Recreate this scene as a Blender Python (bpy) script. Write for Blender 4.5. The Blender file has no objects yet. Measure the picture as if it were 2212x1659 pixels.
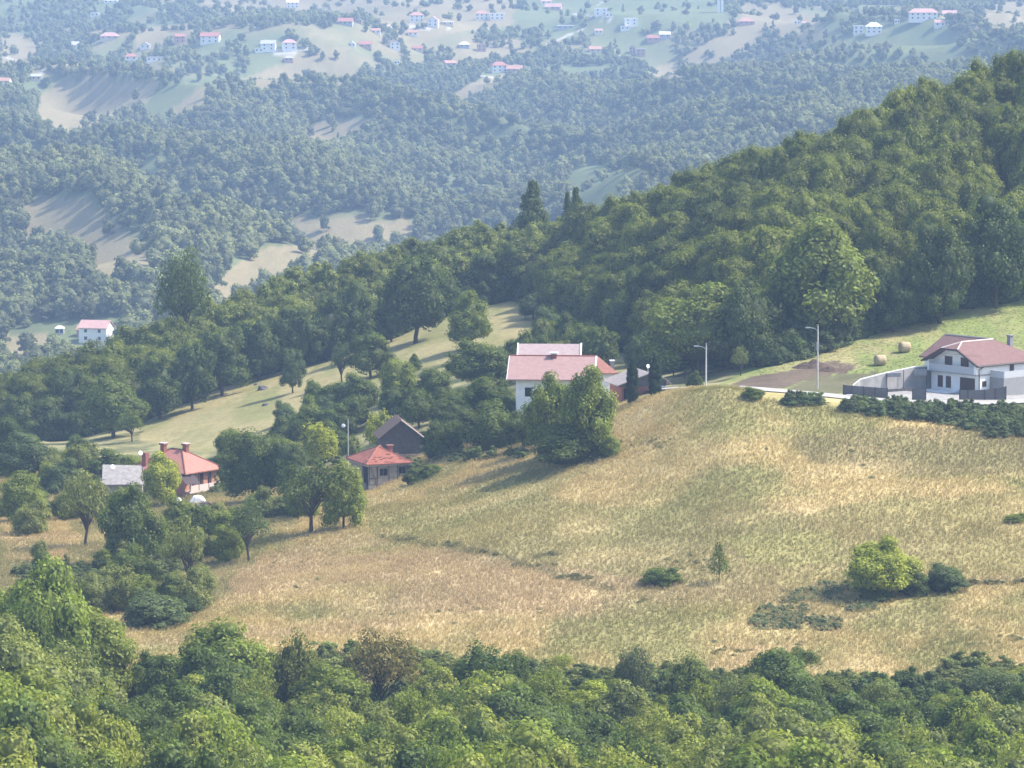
import bpy, math, random
import numpy as np
from mathutils import Vector

random.seed(7)
RNG = np.random.default_rng(7)
SC = bpy.context.scene
COL = SC.collection

# ------------------------------------------------------------ camera, world, sun
CAMZ = 100.0
F, CX, CY, HOR = 8640.0, 1106.0, 829.5, -110.0          # in a 2212 x 1659 picture
PITCH = math.atan((CY - HOR) / F)
cd = bpy.data.cameras.new("camera")
cam = bpy.data.objects.new("camera", cd); COL.objects.link(cam)
cam.location = (0, 0, CAMZ)
cam.rotation_euler = (math.pi / 2 - PITCH, 0, 0)
cd.sensor_width = 36.0
cd.lens = F * 36.0 / 2212.0
cd.clip_start, cd.clip_end = 1.0, 12000.0
SC.camera = cam

SUN_EL, SUN_AZ = math.radians(50), math.radians(84)       # azimuth from +Y towards +X
W = bpy.data.worlds.new("World"); SC.world = W; W.use_nodes = True
wn = W.node_tree
sky = wn.nodes.new("ShaderNodeTexSky"); sky.sky_type = 'NISHITA'
sky.sun_disc = False; sky.sun_elevation = SUN_EL; sky.sun_rotation = SUN_AZ
sky.air_density = 1.0; sky.dust_density = 2.0
bg = wn.nodes["Background"]; bg.inputs[1].default_value = 0.15
wn.links.new(sky.outputs[0], bg.inputs[0])
sl = bpy.data.lights.new("sun", 'SUN'); sl.energy = 3.4; sl.angle = math.radians(2.0)
sl.color = (1.0, 0.94, 0.85)
sun = bpy.data.objects.new("sun", sl); COL.objects.link(sun)
sd = Vector((math.sin(SUN_AZ) * math.cos(SUN_EL), math.cos(SUN_AZ) * math.cos(SUN_EL), math.sin(SUN_EL)))
sun.rotation_euler = sd.to_track_quat('Z', 'Y').to_euler()
sun.location = (200, 300, 400)
SC.view_settings.view_transform = 'Standard'
SC.view_settings.look = 'None'
SC.view_settings.exposure = 1.15
SC.view_settings.gamma = 1.0
SC.render.engine = 'CYCLES'
cy = SC.cycles
cy.max_bounces = 5; cy.diffuse_bounces = 3; cy.glossy_bounces = 1; cy.transmission_bounces = 3
cy.transparent_max_bounces = 6; cy.volume_bounces = 0
cy.use_denoising = True
cy.use_adaptive_sampling = True; cy.adaptive_threshold = 0.02

# ------------------------------------------------------------ projection helpers
cp, sp = math.cos(PITCH), math.sin(PITCH)
def ray(x, y):
    """slope pair: lateral / depth and height / depth of the sight line of a picture point"""
    a = (np.asarray(x, float) - CX) / F; b = (CY - np.asarray(y, float)) / F
    den = cp + b * sp
    return a / den, (-sp + b * cp) / den
def proj(X, Y, Z):
    zc = Z - CAMZ
    dep = Y * cp - zc * sp
    return CX + F * X / dep, CY - F * (Y * sp + zc * cp) / dep

# ------------------------------------------------------------ value noise
def _h(ix, iy, seed):
    n = (ix.astype(np.int64) * 374761393 + iy.astype(np.int64) * 668265263 + seed * 974711) & 0x7fffffff
    n = ((n ^ (n >> 13)) * 1274126177) & 0x7fffffff
    return ((n ^ (n >> 16)) & 0xffff) / 65535.0
def vnoise(x, y, seed=0):
    x = np.asarray(x, float); y = np.asarray(y, float)
    ix = np.floor(x); iy = np.floor(y); fx = x - ix; fy = y - iy
    fx = fx * fx * (3 - 2 * fx); fy = fy * fy * (3 - 2 * fy)
    a = _h(ix, iy, seed); b = _h(ix + 1, iy, seed); c = _h(ix, iy + 1, seed); d = _h(ix + 1, iy + 1, seed)
    return (a * (1 - fx) + b * fx) * (1 - fy) + (c * (1 - fx) + d * fx) * fy
def fbm(x, y, seed=0, octv=4):
    t = 0; amp = .5; tot = 0
    for o in range(octv):
        t = t + amp * vnoise(x, y, seed + o * 17); tot += amp
        x = x * 2.03 + 11.3; y = y * 2.03 + 5.7; amp *= .55
    return t / tot

# ------------------------------------------------------------ terrain, as curves (x, y, depth) from near to far
def dr(pts): return ('drop', pts)         # (x, depth, drop below the eye)
CURVES = [
 dr([(0, 20, 9)]), dr([(0, 60, 26)]), dr([(0, 150, 58)]), dr([(0, 250, 78)]),
 dr([(-600, 320, 79), (0, 320, 80), (2212, 320, 80)]),
 dr([(-600, 398, 79), (0, 398, 79), (500, 398, 81), (1000, 396, 82), (2212, 394, 82)]),
 [(-600,1480,430),(0,1440,435),(500,1430,430),(1100,1440,425),(1700,1470,420),(2212,1440,420),(2800,1400,420)],
 [(-600,1300,480),(0,1280,485),(400,1270,490),(800,1240,480),(1100,1235,475),(1550,1260,462),(1900,1290,455),(2212,1255,455),(2800,1200,455)],
 [(0,1150,550),(400,1160,540),(700,1130,530),(850,1100,535),(1200,1050,520),(1600,1040,500),(2212,1050,495)],
 [(0,1115,590),(380,1088,600),(600,1070,590),(800,1068,568),(960,1010,562),(1130,965,560),(1340,900,550),(1450,850,545),(1560,832,540),(1650,848,538),(1850,880,532),(2212,915,528)],
 [(0,1010,640),(400,1010,640),(700,1000,620),(850,990,600),(1130,920,590),(1340,868,572),(1450,842,562),(1560,838,560),(1650,838,550),(1850,858,548),(2212,868,545)],
 [(0,975,690),(330,962,690),(700,930,650),(1000,860,640),(1200,840,625),(1400,830,610),(1640,822,575),(1850,835,575),(2212,845,575)],
 [(-600,930,750),(0,945,740),(150,950,735),(320,905,735),(480,835,760),(600,800,765),(830,735,770),(1000,670,785),(1130,638,790),(1200,700,740),(1400,770,660),(1640,795,592),(1750,762,600),(1900,708,612),(2212,632,628),(2800,500,650)],
 [(-600,960,775),(0,895,775),(300,800,780),(700,655,810),(950,585,825),(1150,560,830),(1400,505,745),(1700,400,725),(2212,250,735),(2800,100,745)],
 dr([(0, 930, 122), (1100, 930, 106), (2212, 900, 88)]),
 dr([(0, 1150, 140), (2212, 1150, 136)]),
 [(0,742,1390),(2212,740,1400)],
 [(0,640,1620),(300,600,1620),(520,610,1620),(700,560,1650),(900,530,1700),(1200,520,1700),(2212,400,1800)],
 [(0,500,1800),(150,480,1850),(430,560,1720),(600,538,1745),(690,548,1750),(900,500,1850),(1200,480,1850),(1500,420,1950),(2212,330,1990)],
 [(0,430,2050),(180,432,2040),(300,490,2000),(600,505,1950),(800,465,2020),(1000,480,2050),(1300,440,2060),(1500,390,2100),(2212,310,2130)],
 [(0,370,2250),(400,400,2200),(650,400,2200),(850,430,2180),(1000,460,2180),(1200,430,2220),(1500,340,2300),(1800,270,2350),(2212,200,2400)],
 [(0,365,2370),(400,400,2320),(850,430,2300),(1200,425,2340),(1500,335,2420),(1800,262,2450),(2212,195,2500)],
 [(0,280,2600),(300,300,2520),(700,290,2500),(1000,300,2500),(1500,250,2600),(2212,140,2700)],
 [(0,225,2760),(250,200,2800),(450,213,2800),(700,195,2850),(950,215,2850),(1050,192,2820),(1300,200,2850),(1500,165,2900),(1800,100,2950),(2000,104,2950),(2212,120,2950)],
 [(0,222,2860),(250,196,2890),(450,212,2900),(700,195,2950),(1050,190,2930),(1500,160,3000),(1800,92,3050),(2212,112,3050)],
 [(0,130,3080),(400,128,3080),(700,118,3120),(1100,140,3060),(1500,100,3150),(1850,74,3160),(2212,80,3200)],
 [(0,60,3500),(1100,42,3450),(2212,34,3450)],
 [(0,-14,3950),(1100,-10,3900),(2212,-14,3900)],
 dr([(0, 4400, 10)]), dr([(0, 5200, -60)]),
]
NS = 440
SG = np.linspace(-0.21, 0.21, NS)
DG = np.concatenate([np.arange(20, 400, 8.0), np.arange(400, 925, 1.2), np.arange(925, 1400, 5.0), np.arange(1400, 5200, 8.0)])
Dk = []; Zk = []
for c in CURVES:
    if isinstance(c, tuple):
        xs, ds, dp = (np.array(v, float) for v in zip(*c[1]))
        ss = (xs - CX) / F / cp; zz = CAMZ - dp
    else:
        xs, ys, ds = (np.array(v, float) for v in zip(*c))
        ss, sz = ray(xs, ys); zz = CAMZ + sz * ds
    def sm(v):
        k = np.hanning(17); k /= k.sum()
        return np.convolve(np.pad(v, 8, mode='edge'), k, 'valid')
    Dk.append(sm(np.interp(SG, ss, ds))); Zk.append(sm(np.interp(SG, ss, zz)))
Dk = np.array(Dk); Zk = np.array(Zk)
ZT = np.empty((NS, len(DG)))
for i in range(NS):
    ZT[i] = np.interp(DG, Dk[:, i], Zk[:, i])
kern = np.hanning(9); kern /= kern.sum()
ZT = np.apply_along_axis(lambda r: np.convolve(np.pad(r, 4, mode='edge'), kern, 'valid'), 1, ZT)
XX = SG[:, None] * DG[None, :]; YY = np.broadcast_to(DG[None, :], XX.shape)
farw = np.clip((DG - 1250) / 600, 0, 1)[None, :]
ZT = ZT + (fbm(XX / 17, YY / 17, 3) - .5) * 0.9 * (1 - farw) * np.clip((DG - 380) / 60, 0, 1)[None, :]
rg = 1 - np.abs(fbm(XX / 260 + YY / 900, YY / 420, 5, 3) * 2 - 1) * 2.2
ZT = ZT + (rg - .45) * 44 * farw * np.clip((3600 - DG) / 500, .35, 1)[None, :] + (fbm(XX / 80, YY / 80, 6) - .5) * 7 * farw

def zat(X, Y):
    X = np.asarray(X, float); Y = np.asarray(Y, float)
    s = np.clip((X / Y - SG[0]) / (SG[1] - SG[0]), 0, NS - 1.001)
    j = np.clip(np.searchsorted(DG, Y) - 1, 0, len(DG) - 2)
    t = np.clip((Y - DG[j]) / (DG[j + 1] - DG[j]), 0, 1)
    i = s.astype(int); u = s - i
    return (ZT[i, j] * (1 - u) + ZT[i + 1, j] * u) * (1 - t) + (ZT[i, j + 1] * (1 - u) + ZT[i + 1, j + 1] * u) * t
_DS = np.arange(330, 4600, 0.5)
def hit(x, y, dmin=380.0, dmax=4600.0):
    """where the sight line of a picture point meets the ground"""
    s, sz = ray(x, y)
    ds = _DS[(_DS >= dmin) & (_DS <= dmax)]
    zl = CAMZ + sz * ds; zg = zat(s * ds, ds)
    k = np.nonzero(zg >= zl)[0]
    D = ds[k[0]] if len(k) else ds[np.argmin(zl - zg)]
    return float(s * D), float(D), float(zat(s * D, D))
def at(x, y, D):
    s, sz = ray(x, y)
    return float(s * D), float(D), float(CAMZ + sz * D)
PXM = lambda D: F / D                      # picture units per metre

def inpoly(px, py, poly):
    ins = np.zeros(px.shape, bool); n = len(poly)
    for i in range(n):
        x1, y1 = poly[i]; x2, y2 = poly[(i + 1) % n]
        if y1 == y2: continue
        c = ((py < y1) != (py < y2)) & (px < (x2 - x1) * (py - y1) / (y2 - y1) + x1)
        ins ^= c
    return ins

# ------------------------------------------------------------ land cover
# (name, depth range, outline in the picture); later entries win
STRAW, OLIVE, PINK, BROWN = (.45, .355, .175), (.265, .245, .10), (.42, .32, .195), (.23, .19, .10)
GREEN, CUT, DIRT, GRAVEL = (.20, .235, .075), (.30, .27, .13), (.10, .075, .055), (.45, .43, .38)
FLOOR, FARTAN, FARGREEN, FARSCRUB, CONCRETE = (.07, .085, .035), (.255, .215, .12), (.15, .175, .08), (.11, .13, .06), (.31, .30, .285)
FIELDS = [  # far open ground
 (FARTAN, [(0,70),(60,80),(82,96),(60,118),(0,128)]),
 (FARTAN, [(78,245),(88,205),(120,178),(180,168),(300,172),(345,185),(290,215),(230,248),(180,282),(140,285),(105,268)]),
 (FARGREEN, [(300,235),(345,185),(430,165),(520,158),(440,190),(380,215),(330,250)]),
 (FARTAN, [(362,240),(438,192),(450,200),(402,240)]),
 (FARTAN, [(520,172),(600,140),(680,130),(760,138),(745,160),(640,158),(560,175)]),
 (FARTAN, [(645,300),(685,265),(755,255),(805,262),(745,292),(700,302)]),
 (FARTAN, [(40,450),(75,425),(185,428),(220,452),(262,490),(335,540),(335,575),(255,565),(205,590),(186,535),(150,505),(60,492)]),
 (FARTAN, [(620,480),(700,462),(792,455),(805,480),(870,468),(910,485),(860,502),(740,530),(690,505)]),
 (FARTAN, [(455,612),(555,548),(590,528),(690,533),(705,545),(640,565),(500,618)]),
 (FARTAN, [(0,722),(100,722),(115,740),(60,760),(0,792)]),
 (FARGREEN, [(110,720),(260,722),(255,745),(120,748)]),
 (FARTAN, [(975,205),(1030,170),(1110,158),(1065,188),(1010,208)]),
 (FARGREEN, [(1215,372),(1280,355),(1360,372),(1340,405),(1230,408)]),
 (FARTAN, [(1480,130),(1530,85),(1602,80),(1592,112),(1560,132)]),
 (FARTAN, [(1395,155),(1430,140),(1470,148),(1440,172)]),
 (FARGREEN, [(1874,74),(2010,64),(2060,75),(2035,117),(1985,121),(1968,94)]),
 (FARTAN, [(1600,8),(1690,12),(1790,42),(1700,50),(1600,38)]),
 (FARTAN, [(600,112),(680,96),(760,102),(740,126),(640,128)]),
 (FARTAN, [(290,62),(400,52),(420,75),(300,90)]),
 (FARTAN, [(1000,90),(1130,82),(1150,100),(1020,112)]),
 (FARTAN, [(440,-40),(1120,-40),(1110,40),(930,60),(820,30),(640,22),(430,8)]),
 (FARGREEN, [(1110,-40),(1580,-40),(1560,48),(1300,40),(1110,44)]),
 (FARTAN, [(2120,22),(2300,20),(2300,46),(2150,50)]),
 (FARTAN, [(1690,60),(1760,52),(1790,70),(1700,80)]),
]
TRACKS = [[(648,102),(717,110)], [(715,110),(560,116)], [(1032,161),(1085,171)], [(1290,12),(1318,-4)], [(1240,30),(1320,44)], [(0,118),(120,170)], [(820,56),(980,62)],
          [(1180,96),(1260,62)], [(1850,96),(1700,120)]]
def seg_dist(px, py, a, b):
    ax, ay = a; bx, by = b; L = (bx - ax) ** 2 + (by - ay) ** 2
    t = np.clip(((px - ax) * (bx - ax) + (py - ay) * (by - ay)) / L, 0, 1)
    return np.hypot(px - ax - t * (bx - ax), py - ay - t * (by - ay))
def lerp(a, b, t): return a + (b - a) * t[..., None]
def open_ground(px, py, X, Y):
    """mask of far ground kept free of trees"""
    jx = (fbm(X / 30, Y / 30, 31) - .5) * 26; jy = (fbm(X / 30, Y / 30, 37) - .5) * 12
    m = np.zeros(np.shape(px), bool)
    hp = 6.5 * F / np.maximum(Y, 1)
    for c, pl in FIELDS:
        for k in (0, .35, .7, 1): m |= inpoly(px + jx, py + jy - hp * k, pl)
    return m
def field_color(X, Y, px, py):
    n1 = fbm(X / 14, Y / 22, 41); n2 = fbm(X / 5, Y / 8, 43, 3); n3 = fbm(X / 30, Y / 18, 47)
    c = lerp(np.array(STRAW), np.array(OLIVE), np.clip((n1 - .40) * 4 + (n2 - .5) * 1.3, 0, 1))
    pk = np.clip((n3 - .44) * 4, 0, 1) * np.clip((py - 1060) / 160, 0, 1)
    c = lerp(c, np.array(PINK), pk * .8)
    wob = (n2 - .5) * 60
    ol = np.zeros(px.shape)
    for pl, k in (([(780,1080),(1180,1090),(1600,1110),(2212,1060),(2212,1240),(2000,1250),(1700,1270),(1350,1250),(1000,1190),(800,1160)], .6),
                  ([(1400,1130),(1800,1120),(1850,1250),(1600,1290),(1400,1240)], .35),
                  ([(1300,1300),(1560,1250),(1850,1250),(1830,1330),(1650,1390),(1350,1400)], .35),
                  ([(900,1050),(1300,1090),(1350,1130),(950,1110)], .5)):
        ol = np.maximum(ol, inpoly(px + wob, py + wob * .5, pl) * k)
    c = lerp(c, np.array(OLIVE), ol)
    c = lerp(c, np.array((.22, .22, .09)), inpoly(px + wob, py + wob * .4, [(-60,1050),(620,1050),(650,1120),(560,1210),(450,1310),(-60,1320)]) * (1 - inpoly(px + wob, py, [(0,1112),(120,1112),(180,1160),(130,1210),(0,1215)]) * 1.0) * .6)
    br = inpoly(px + wob, py + wob * .3, [(1700,950),(2000,920),(2212,940),(2300,1010),(2000,1030),(1750,1000)]) * .55
    c = lerp(c, np.array(BROWN), br)
    gy = inpoly(px + wob, py + wob * .4, [(1560,1165),(1800,1150),(1830,1215),(1620,1220)]) * .22
    c = lerp(c, np.array((.25, .29, .07)), gy)
    # the shallow ditch that crosses the field
    dd = np.minimum(seg_dist(px, py + wob * .15, (820, 1160), (1050, 1195)), seg_dist(px, py + wob * .15, (1050, 1195), (1320, 1275)))
    dd = np.minimum(dd, seg_dist(px, py, (2080, 1262), (2300, 1250)))
    c = lerp(c, np.array((.14, .13, .055)), np.clip(1 - (dd - 3) / 9, 0, 1) * .55)
    br2 = np.clip((vnoise(X / 9, Y / 9, 77) - .62) * 4, 0, 1) * .5
    return lerp(c, np.array((.54, .44, .24)), br2) * np.array((1.03, 1.02, .95))
D_NEAR, D_FLD, D_RIM, D_MEAD, D_CREST = Dk[6], Dk[9], Dk[10], Dk[12], Dk[13]
def dcurve(c, s): return np.interp(s, SG, c)

def cover(X, Y, Z):
    px, py = proj(X, Y, Z)
    s = X / Y
    n = fbm(X / 12, Y / 12, 51); nf = fbm(X / 6, Y / 6, 57, 3)
    c = lerp(np.array(FLOOR), np.array((.20, .19, .08)), np.clip((fbm(X / 3, Y / 3, 58) - .35) * 3, 0, 1))
    wob = (n - .5) * 14
    fld = (Y > dcurve(D_NEAR, s) - 6 + wob) & (Y < dcurve(D_RIM, s) - 3 + wob * .2)
    c[fld] = field_color(X, Y, px, py)[fld]
    mid = (Y >= dcurve(D_RIM, s) - 3 + wob * .2) & (Y < 900)
    c[mid] = lerp(np.array(CUT), np.array(FLOOR), np.clip((nf - .35) * 3, 0, 1))[mid]
    mead = mid & inpoly(px + wob * .5, py + wob * .3, [(300,950),(318,900),(480,826),(600,792),(830,728),(1000,664),(1130,630),(1215,640),(1215,720),(1080,745),(900,800),(700,900),(560,975),(420,975)])
    c[mead] = lerp(np.array((.31, .265, .125)), np.array((.225, .22, .085)), np.clip((fbm(X / 4, Y / 25, 61) - .38) * 3.5, 0, 1))[mead]
    gm = mid & inpoly(px + wob * .3, py, [(1540,840),(1600,800),(1640,790),(1750,755),(1900,700),(2212,622),(2400,575),(2400,845),(1850,850),(1640,840)])
    g = lerp(np.array(GREEN), np.array((.31, .28, .125)), np.clip((fbm(X / 7, Y / 16, 67) - .45) * 3.2, 0, 1))
    g = lerp(g, np.array((.36, .29, .16)), inpoly(px + wob, py, [(1700,765),(1860,740),(1960,770),(1850,800),(1720,800)]) * np.clip((nf - .3) * 2, 0, 1) * .7)
    g = lerp(g, np.array((.16, .19, .06)), inpoly(px + wob, py, [(1850,780),(1990,760),(2030,800),(1950,830)]) * .5)
    c[gm] = g[gm]
    dirt = mid & inpoly(px + wob * .3, py + wob * .1, [(1560,838),(1620,815),(1740,795),(1800,778),(1850,790),(1830,806),(1760,812),(1700,838),(1640,842)])
    c[dirt] = lerp(np.array(DIRT), np.array((.17, .13, .09)), nf)[dirt]
    grn = mid & inpoly(px, py, [(1700,842),(1760,812),(1870,806),(1900,800),(1880,850),(1700,850)])
    c[grn] = lerp(np.array((.11, .12, .055)), np.array((.15, .13, .08)), nf)[grn]
    yard = inpoly(px, py, [(1860,856),(1880,842),(2030,838),(2300,834),(2300,868),(1960,868)]) & (Y > 535) & (Y < 585)
    c[yard] = CONCRETE
    far = Y >= 900
    fs = lerp(np.array(FARSCRUB), np.array((.16, .19, .09)), np.clip((fbm(X / 60, Y / 60, 71) - .4) * 3, 0, 1))
    c[far] = fs[far]
    vil = far & (py < 165) & (Y > 2700)
    vt = lerp(np.array(FARGREEN), np.array(FARTAN), np.clip((fbm(X / 90, Y / 140, 73) - .42) * 5, 0, 1))
    c[vil] = vt[vil]
    jx = (fbm(X / 30, Y / 30, 31) - .5) * 26; jy = (fbm(X / 30, Y / 30, 37) - .5) * 12
    for fc, pl in FIELDS:
        m = far & inpoly(px + jx, py + jy, pl)
        for k in (.35, .7, 1): m |= far & inpoly(px + jx, py + jy - k * 6.5 * F / np.maximum(Y, 1), pl)
        c[m] = (np.array(fc) * (.85 + .3 * fbm(X / 25, Y / 60, 79))[..., None])[m]
    for tr in TRACKS:
        m = far & (seg_dist(px, py, tr[0], tr[1]) < 1.4)
        c[m] = GRAVEL
    return c * (.86 + .28 * fbm(X / 2.2, Y / 2.2, 83, 3))[..., None]

# ------------------------------------------------------------ materials
def mat(name, col=(.5, .5, .5), rough=.8, spec=.3, noise=None, ns=3.0, bump=0, attr=None, metal=0):
    """principled material, optionally broken up by a noise between two colours"""
    m = bpy.data.materials.new(name); m.use_nodes = True
    nt = m.node_tree; b = nt.nodes["Principled BSDF"]
    b.inputs["Roughness"].default_value = rough; b.inputs["Specular IOR Level"].default_value = spec
    b.inputs["Metallic"].default_value = metal
    b.inputs["Base Color"].default_value = (*col, 1)
    if noise or bump:
        tc = nt.nodes.new("ShaderNodeTexCoord")
        nz = nt.nodes.new("ShaderNodeTexNoise"); nz.inputs["Scale"].default_value = ns
        nz.inputs["Detail"].default_value = 6; nz.inputs["Roughness"].default_value = .65
        nt.links.new(tc.outputs["Object"], nz.inputs["Vector"])
        if noise:
            r = nt.nodes.new("ShaderNodeValToRGB")
            r.color_ramp.elements[0].position = .33; r.color_ramp.elements[1].position = .68
            r.color_ramp.elements[0].color = (*noise, 1); r.color_ramp.elements[1].color = (*col, 1)
            nt.links.new(nz.outputs["Fac"], r.inputs[0]); nt.links.new(r.outputs[0], b.inputs["Base Color"])
        if bump:
            bp = nt.nodes.new("ShaderNodeBump"); bp.inputs["Strength"].default_value = bump; bp.inputs["Distance"].default_value = .05
            nt.links.new(nz.outputs["Fac"], bp.inputs["Height"]); nt.links.new(bp.outputs[0], b.inputs["Normal"])
    return m
def leaf_mat(name, instanced, trans=.34, tmul=(1.4, 1.45, .75)):
    """leaf colour comes from the plant (object colour, or the point's tint) and is broken up leaf by leaf"""
    m = bpy.data.materials.new(name); m.use_nodes = True
    nt = m.node_tree; nt.nodes.clear()
    out = nt.nodes.new("ShaderNodeOutputMaterial")
    if instanced:
        a = nt.nodes.new("ShaderNodeAttribute"); a.attribute_type = 'INSTANCER'; a.attribute_name = "tint"; csock = a.outputs["Color"]
    else:
        a = nt.nodes.new("ShaderNodeObjectInfo"); csock = a.outputs["Color"]
    lv = nt.nodes.new("ShaderNodeAttribute"); lv.attribute_name = "leaf"
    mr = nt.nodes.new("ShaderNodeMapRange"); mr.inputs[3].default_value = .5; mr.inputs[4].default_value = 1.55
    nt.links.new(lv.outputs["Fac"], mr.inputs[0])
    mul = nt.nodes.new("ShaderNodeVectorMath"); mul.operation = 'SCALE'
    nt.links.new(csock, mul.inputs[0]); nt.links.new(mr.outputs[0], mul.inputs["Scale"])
    d = nt.nodes.new("ShaderNodeBsdfDiffuse"); t = nt.nodes.new("ShaderNodeBsdfTranslucent")
    g = nt.nodes.new("ShaderNodeBsdfGlossy"); g.inputs["Roughness"].default_value = .55; g.inputs["Color"].default_value = (.8, .85, .8, 1)
    ml = nt.nodes.new("ShaderNodeVectorMath"); ml.operation = 'MULTIPLY'; ml.inputs[1].default_value = tmul
    nt.links.new(mul.outputs[0], d.inputs[0]); nt.links.new(mul.outputs[0], ml.inputs[0]); nt.links.new(ml.outputs[0], t.inputs[0])
    m1 = nt.nodes.new("ShaderNodeMixShader"); m1.inputs[0].default_value = trans
    nt.links.new(d.outputs[0], m1.inputs[1]); nt.links.new(t.outputs[0], m1.inputs[2])
    m2 = nt.nodes.new("ShaderNodeMixShader"); m2.inputs[0].default_value = .015
    nt.links.new(m1.outputs[0], m2.inputs[1]); nt.links.new(g.outputs[0], m2.inputs[2])
    nt.links.new(m2.outputs[0], out.inputs[0])
    return m
M_LEAF = leaf_mat("leaves", False); M_LEAFI = leaf_mat("leaves_far", True)
M_GRASS = leaf_mat("dry_grass", True, .4, (1.1, 1.08, 1.0))
M_BARK = mat("bark", (.10, .08, .06), .9, .2, (.05, .04, .03), 6, .4)

# ------------------------------------------------------------ mesh helpers
def tag(o, label=None, cat=None, group=None, kind=None):
    if label: o["label"] = label
    if cat: o["category"] = cat
    if group: o["group"] = group
    if kind: o["kind"] = kind
    return o
def np_mesh(name, V, Fq, mats, attr=None, smooth=False, midx=None):
    me = bpy.data.meshes.new(name)
    V = np.asarray(V, np.float32); Fq = np.asarray(Fq, np.int32)
    me.vertices.add(len(V)); me.vertices.foreach_set("co", V.ravel())
    k = Fq.shape[1]
    me.loops.add(Fq.size); me.loops.foreach_set("vertex_index", Fq.ravel())
    me.polygons.add(len(Fq))
    me.polygons.foreach_set("loop_start", np.arange(0, Fq.size, k, dtype=np.int32))
    me.polygons.foreach_set("loop_total", np.full(len(Fq), k, np.int32))
    for m in mats: me.materials.append(m)
    if smooth: me.polygons.foreach_set("use_smooth", np.ones(len(Fq), bool))
    if midx is not None: me.polygons.foreach_set("material_index", midx.astype(np.int32))
    me.update(calc_edges=True)
    if attr:
        for an, (ty, dom, arr) in attr.items():
            at_ = me.attributes.new(an, ty, dom)
            at_.data.foreach_set("color" if ty == 'FLOAT_COLOR' else ("vector" if ty == 'FLOAT_VECTOR' else "value"), np.asarray(arr, np.float32 if ty != 'INT' else np.int32).ravel())
    me.validate() if False else None
    return me
def link(name, me, parent=None):
    o = bpy.data.objects.new(name, me); COL.objects.link(o)
    if parent: o.parent = parent
    return o
class MB:
    """collects plain solids into one mesh"""
    def __init__(s): s.v = []; s.f = []
    def poly(s, pts):
        n = len(s.v); s.v += [tuple(p) for p in pts]; s.f.append(tuple(range(n, n + len(pts)))); return s
    def box(s, x0, x1, y0, y1, z0, z1):
        n = len(s.v)
        s.v += [(x0,y0,z0),(x1,y0,z0),(x1,y1,z0),(x0,y1,z0),(x0,y0,z1),(x1,y0,z1),(x1,y1,z1),(x0,y1,z1)]
        s.f += [tuple(n + i for i in q) for q in ((0,3,2,1),(4,5,6,7),(0,1,5,4),(1,2,6,5),(2,3,7,6),(3,0,4,7))]; return s
    def prism(s, base, vec):
        """base outline pushed along vec"""
        n = len(s.v); k = len(base)
        s.v += [tuple(p) for p in base] + [tuple(p[i] + vec[i] for i in range(3)) for p in base]
        s.f.append(tuple(range(n + k - 1, n - 1, -1))); s.f.append(tuple(range(n + k, n + 2 * k)))
        for i in range(k):
            j = (i + 1) % k; s.f.append((n + i, n + j, n + k + j, n + k + i))
        return s
    def slab(s, pts, t=.12): return s.prism(pts, (0, 0, -t))
    def tube(s, pts, rads, n=7):
        pts = [Vector(p) for p in pts]; b = len(s.v); ref = Vector((.3, .9, .2)).normalized()
        for i, p in enumerate(pts):
            d = (pts[min(i + 1, len(pts) - 1)] - pts[max(i - 1, 0)]).normalized()
            u = d.cross(ref)
            if u.length < .1: u = d.cross(Vector((1, 0, 0)))
            u.normalize(); w = d.cross(u)
            for k in range(n):
                a = 2 * math.pi * k / n
                s.v.append(tuple(p + (u * math.cos(a) + w * math.sin(a)) * rads[i]))
        for i in range(len(pts) - 1):
            for k in range(n):
                k2 = (k + 1) % n; q = b + i * n
                s.f.append((q + k, q + k2, q + n + k2, q + n + k))
        s.f.append(tuple(b + k for k in range(n - 1, -1, -1))); q = b + (len(pts) - 1) * n
        s.f.append(tuple(q + k for k in range(n))); return s
    def bar(s, p, q, w): return s.tube([p, q], [w, w], 4)
    def build(s, name, m, parent=None, smooth=False):
        me = bpy.data.meshes.new(name); me.from_pydata(s.v, [], s.f); me.materials.append(m)
        if smooth: me.polygons.foreach_set("use_smooth", np.ones(len(me.polygons), bool))
        me.update(); return link(name, me, parent)
def empty(name, loc, rz=0):
    o = bpy.data.objects.new(name, None); COL.objects.link(o); o.location = loc; o.rotation_euler = (0, 0, rz)
    o.empty_display_size = .5; return o

# ------------------------------------------------------------ ground sheet
nD = len(DG)
V = np.stack([XX, YY, ZT], -1).reshape(-1, 3)
ii, jj = np.meshgrid(np.arange(NS - 1), np.arange(nD - 1), indexing='ij')
q = ii * nD + jj
Fq = np.stack([q, q + nD, q + nD + 1, q + 1], -1).reshape(-1, 4)
CV = cover(XX, YY, ZT)
m = bpy.data.materials.new("ground"); m.use_nodes = True
nt = m.node_tree; b = nt.nodes["Principled BSDF"]; b.inputs["Roughness"].default_value = .95; b.inputs["Specular IOR Level"].default_value = .1
a = nt.nodes.new("ShaderNodeAttribute"); a.attribute_name = "cover"
tc = nt.nodes.new("ShaderNodeTexCoord"); nz = nt.nodes.new("ShaderNodeTexNoise"); nz.inputs["Scale"].default_value = 1.1; nz.inputs["Detail"].default_value = 8; nz.inputs["Roughness"].default_value = .7
mr = nt.nodes.new("ShaderNodeMapRange"); mr.inputs[1].default_value = .3; mr.inputs[2].default_value = .7; mr.inputs[3].default_value = .72; mr.inputs[4].default_value = 1.25
mul = nt.nodes.new("ShaderNodeVectorMath"); mul.operation = 'SCALE'
nt.links.new(tc.outputs["Object"], nz.inputs["Vector"]); nt.links.new(nz.outputs["Fac"], mr.inputs[0])
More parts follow.
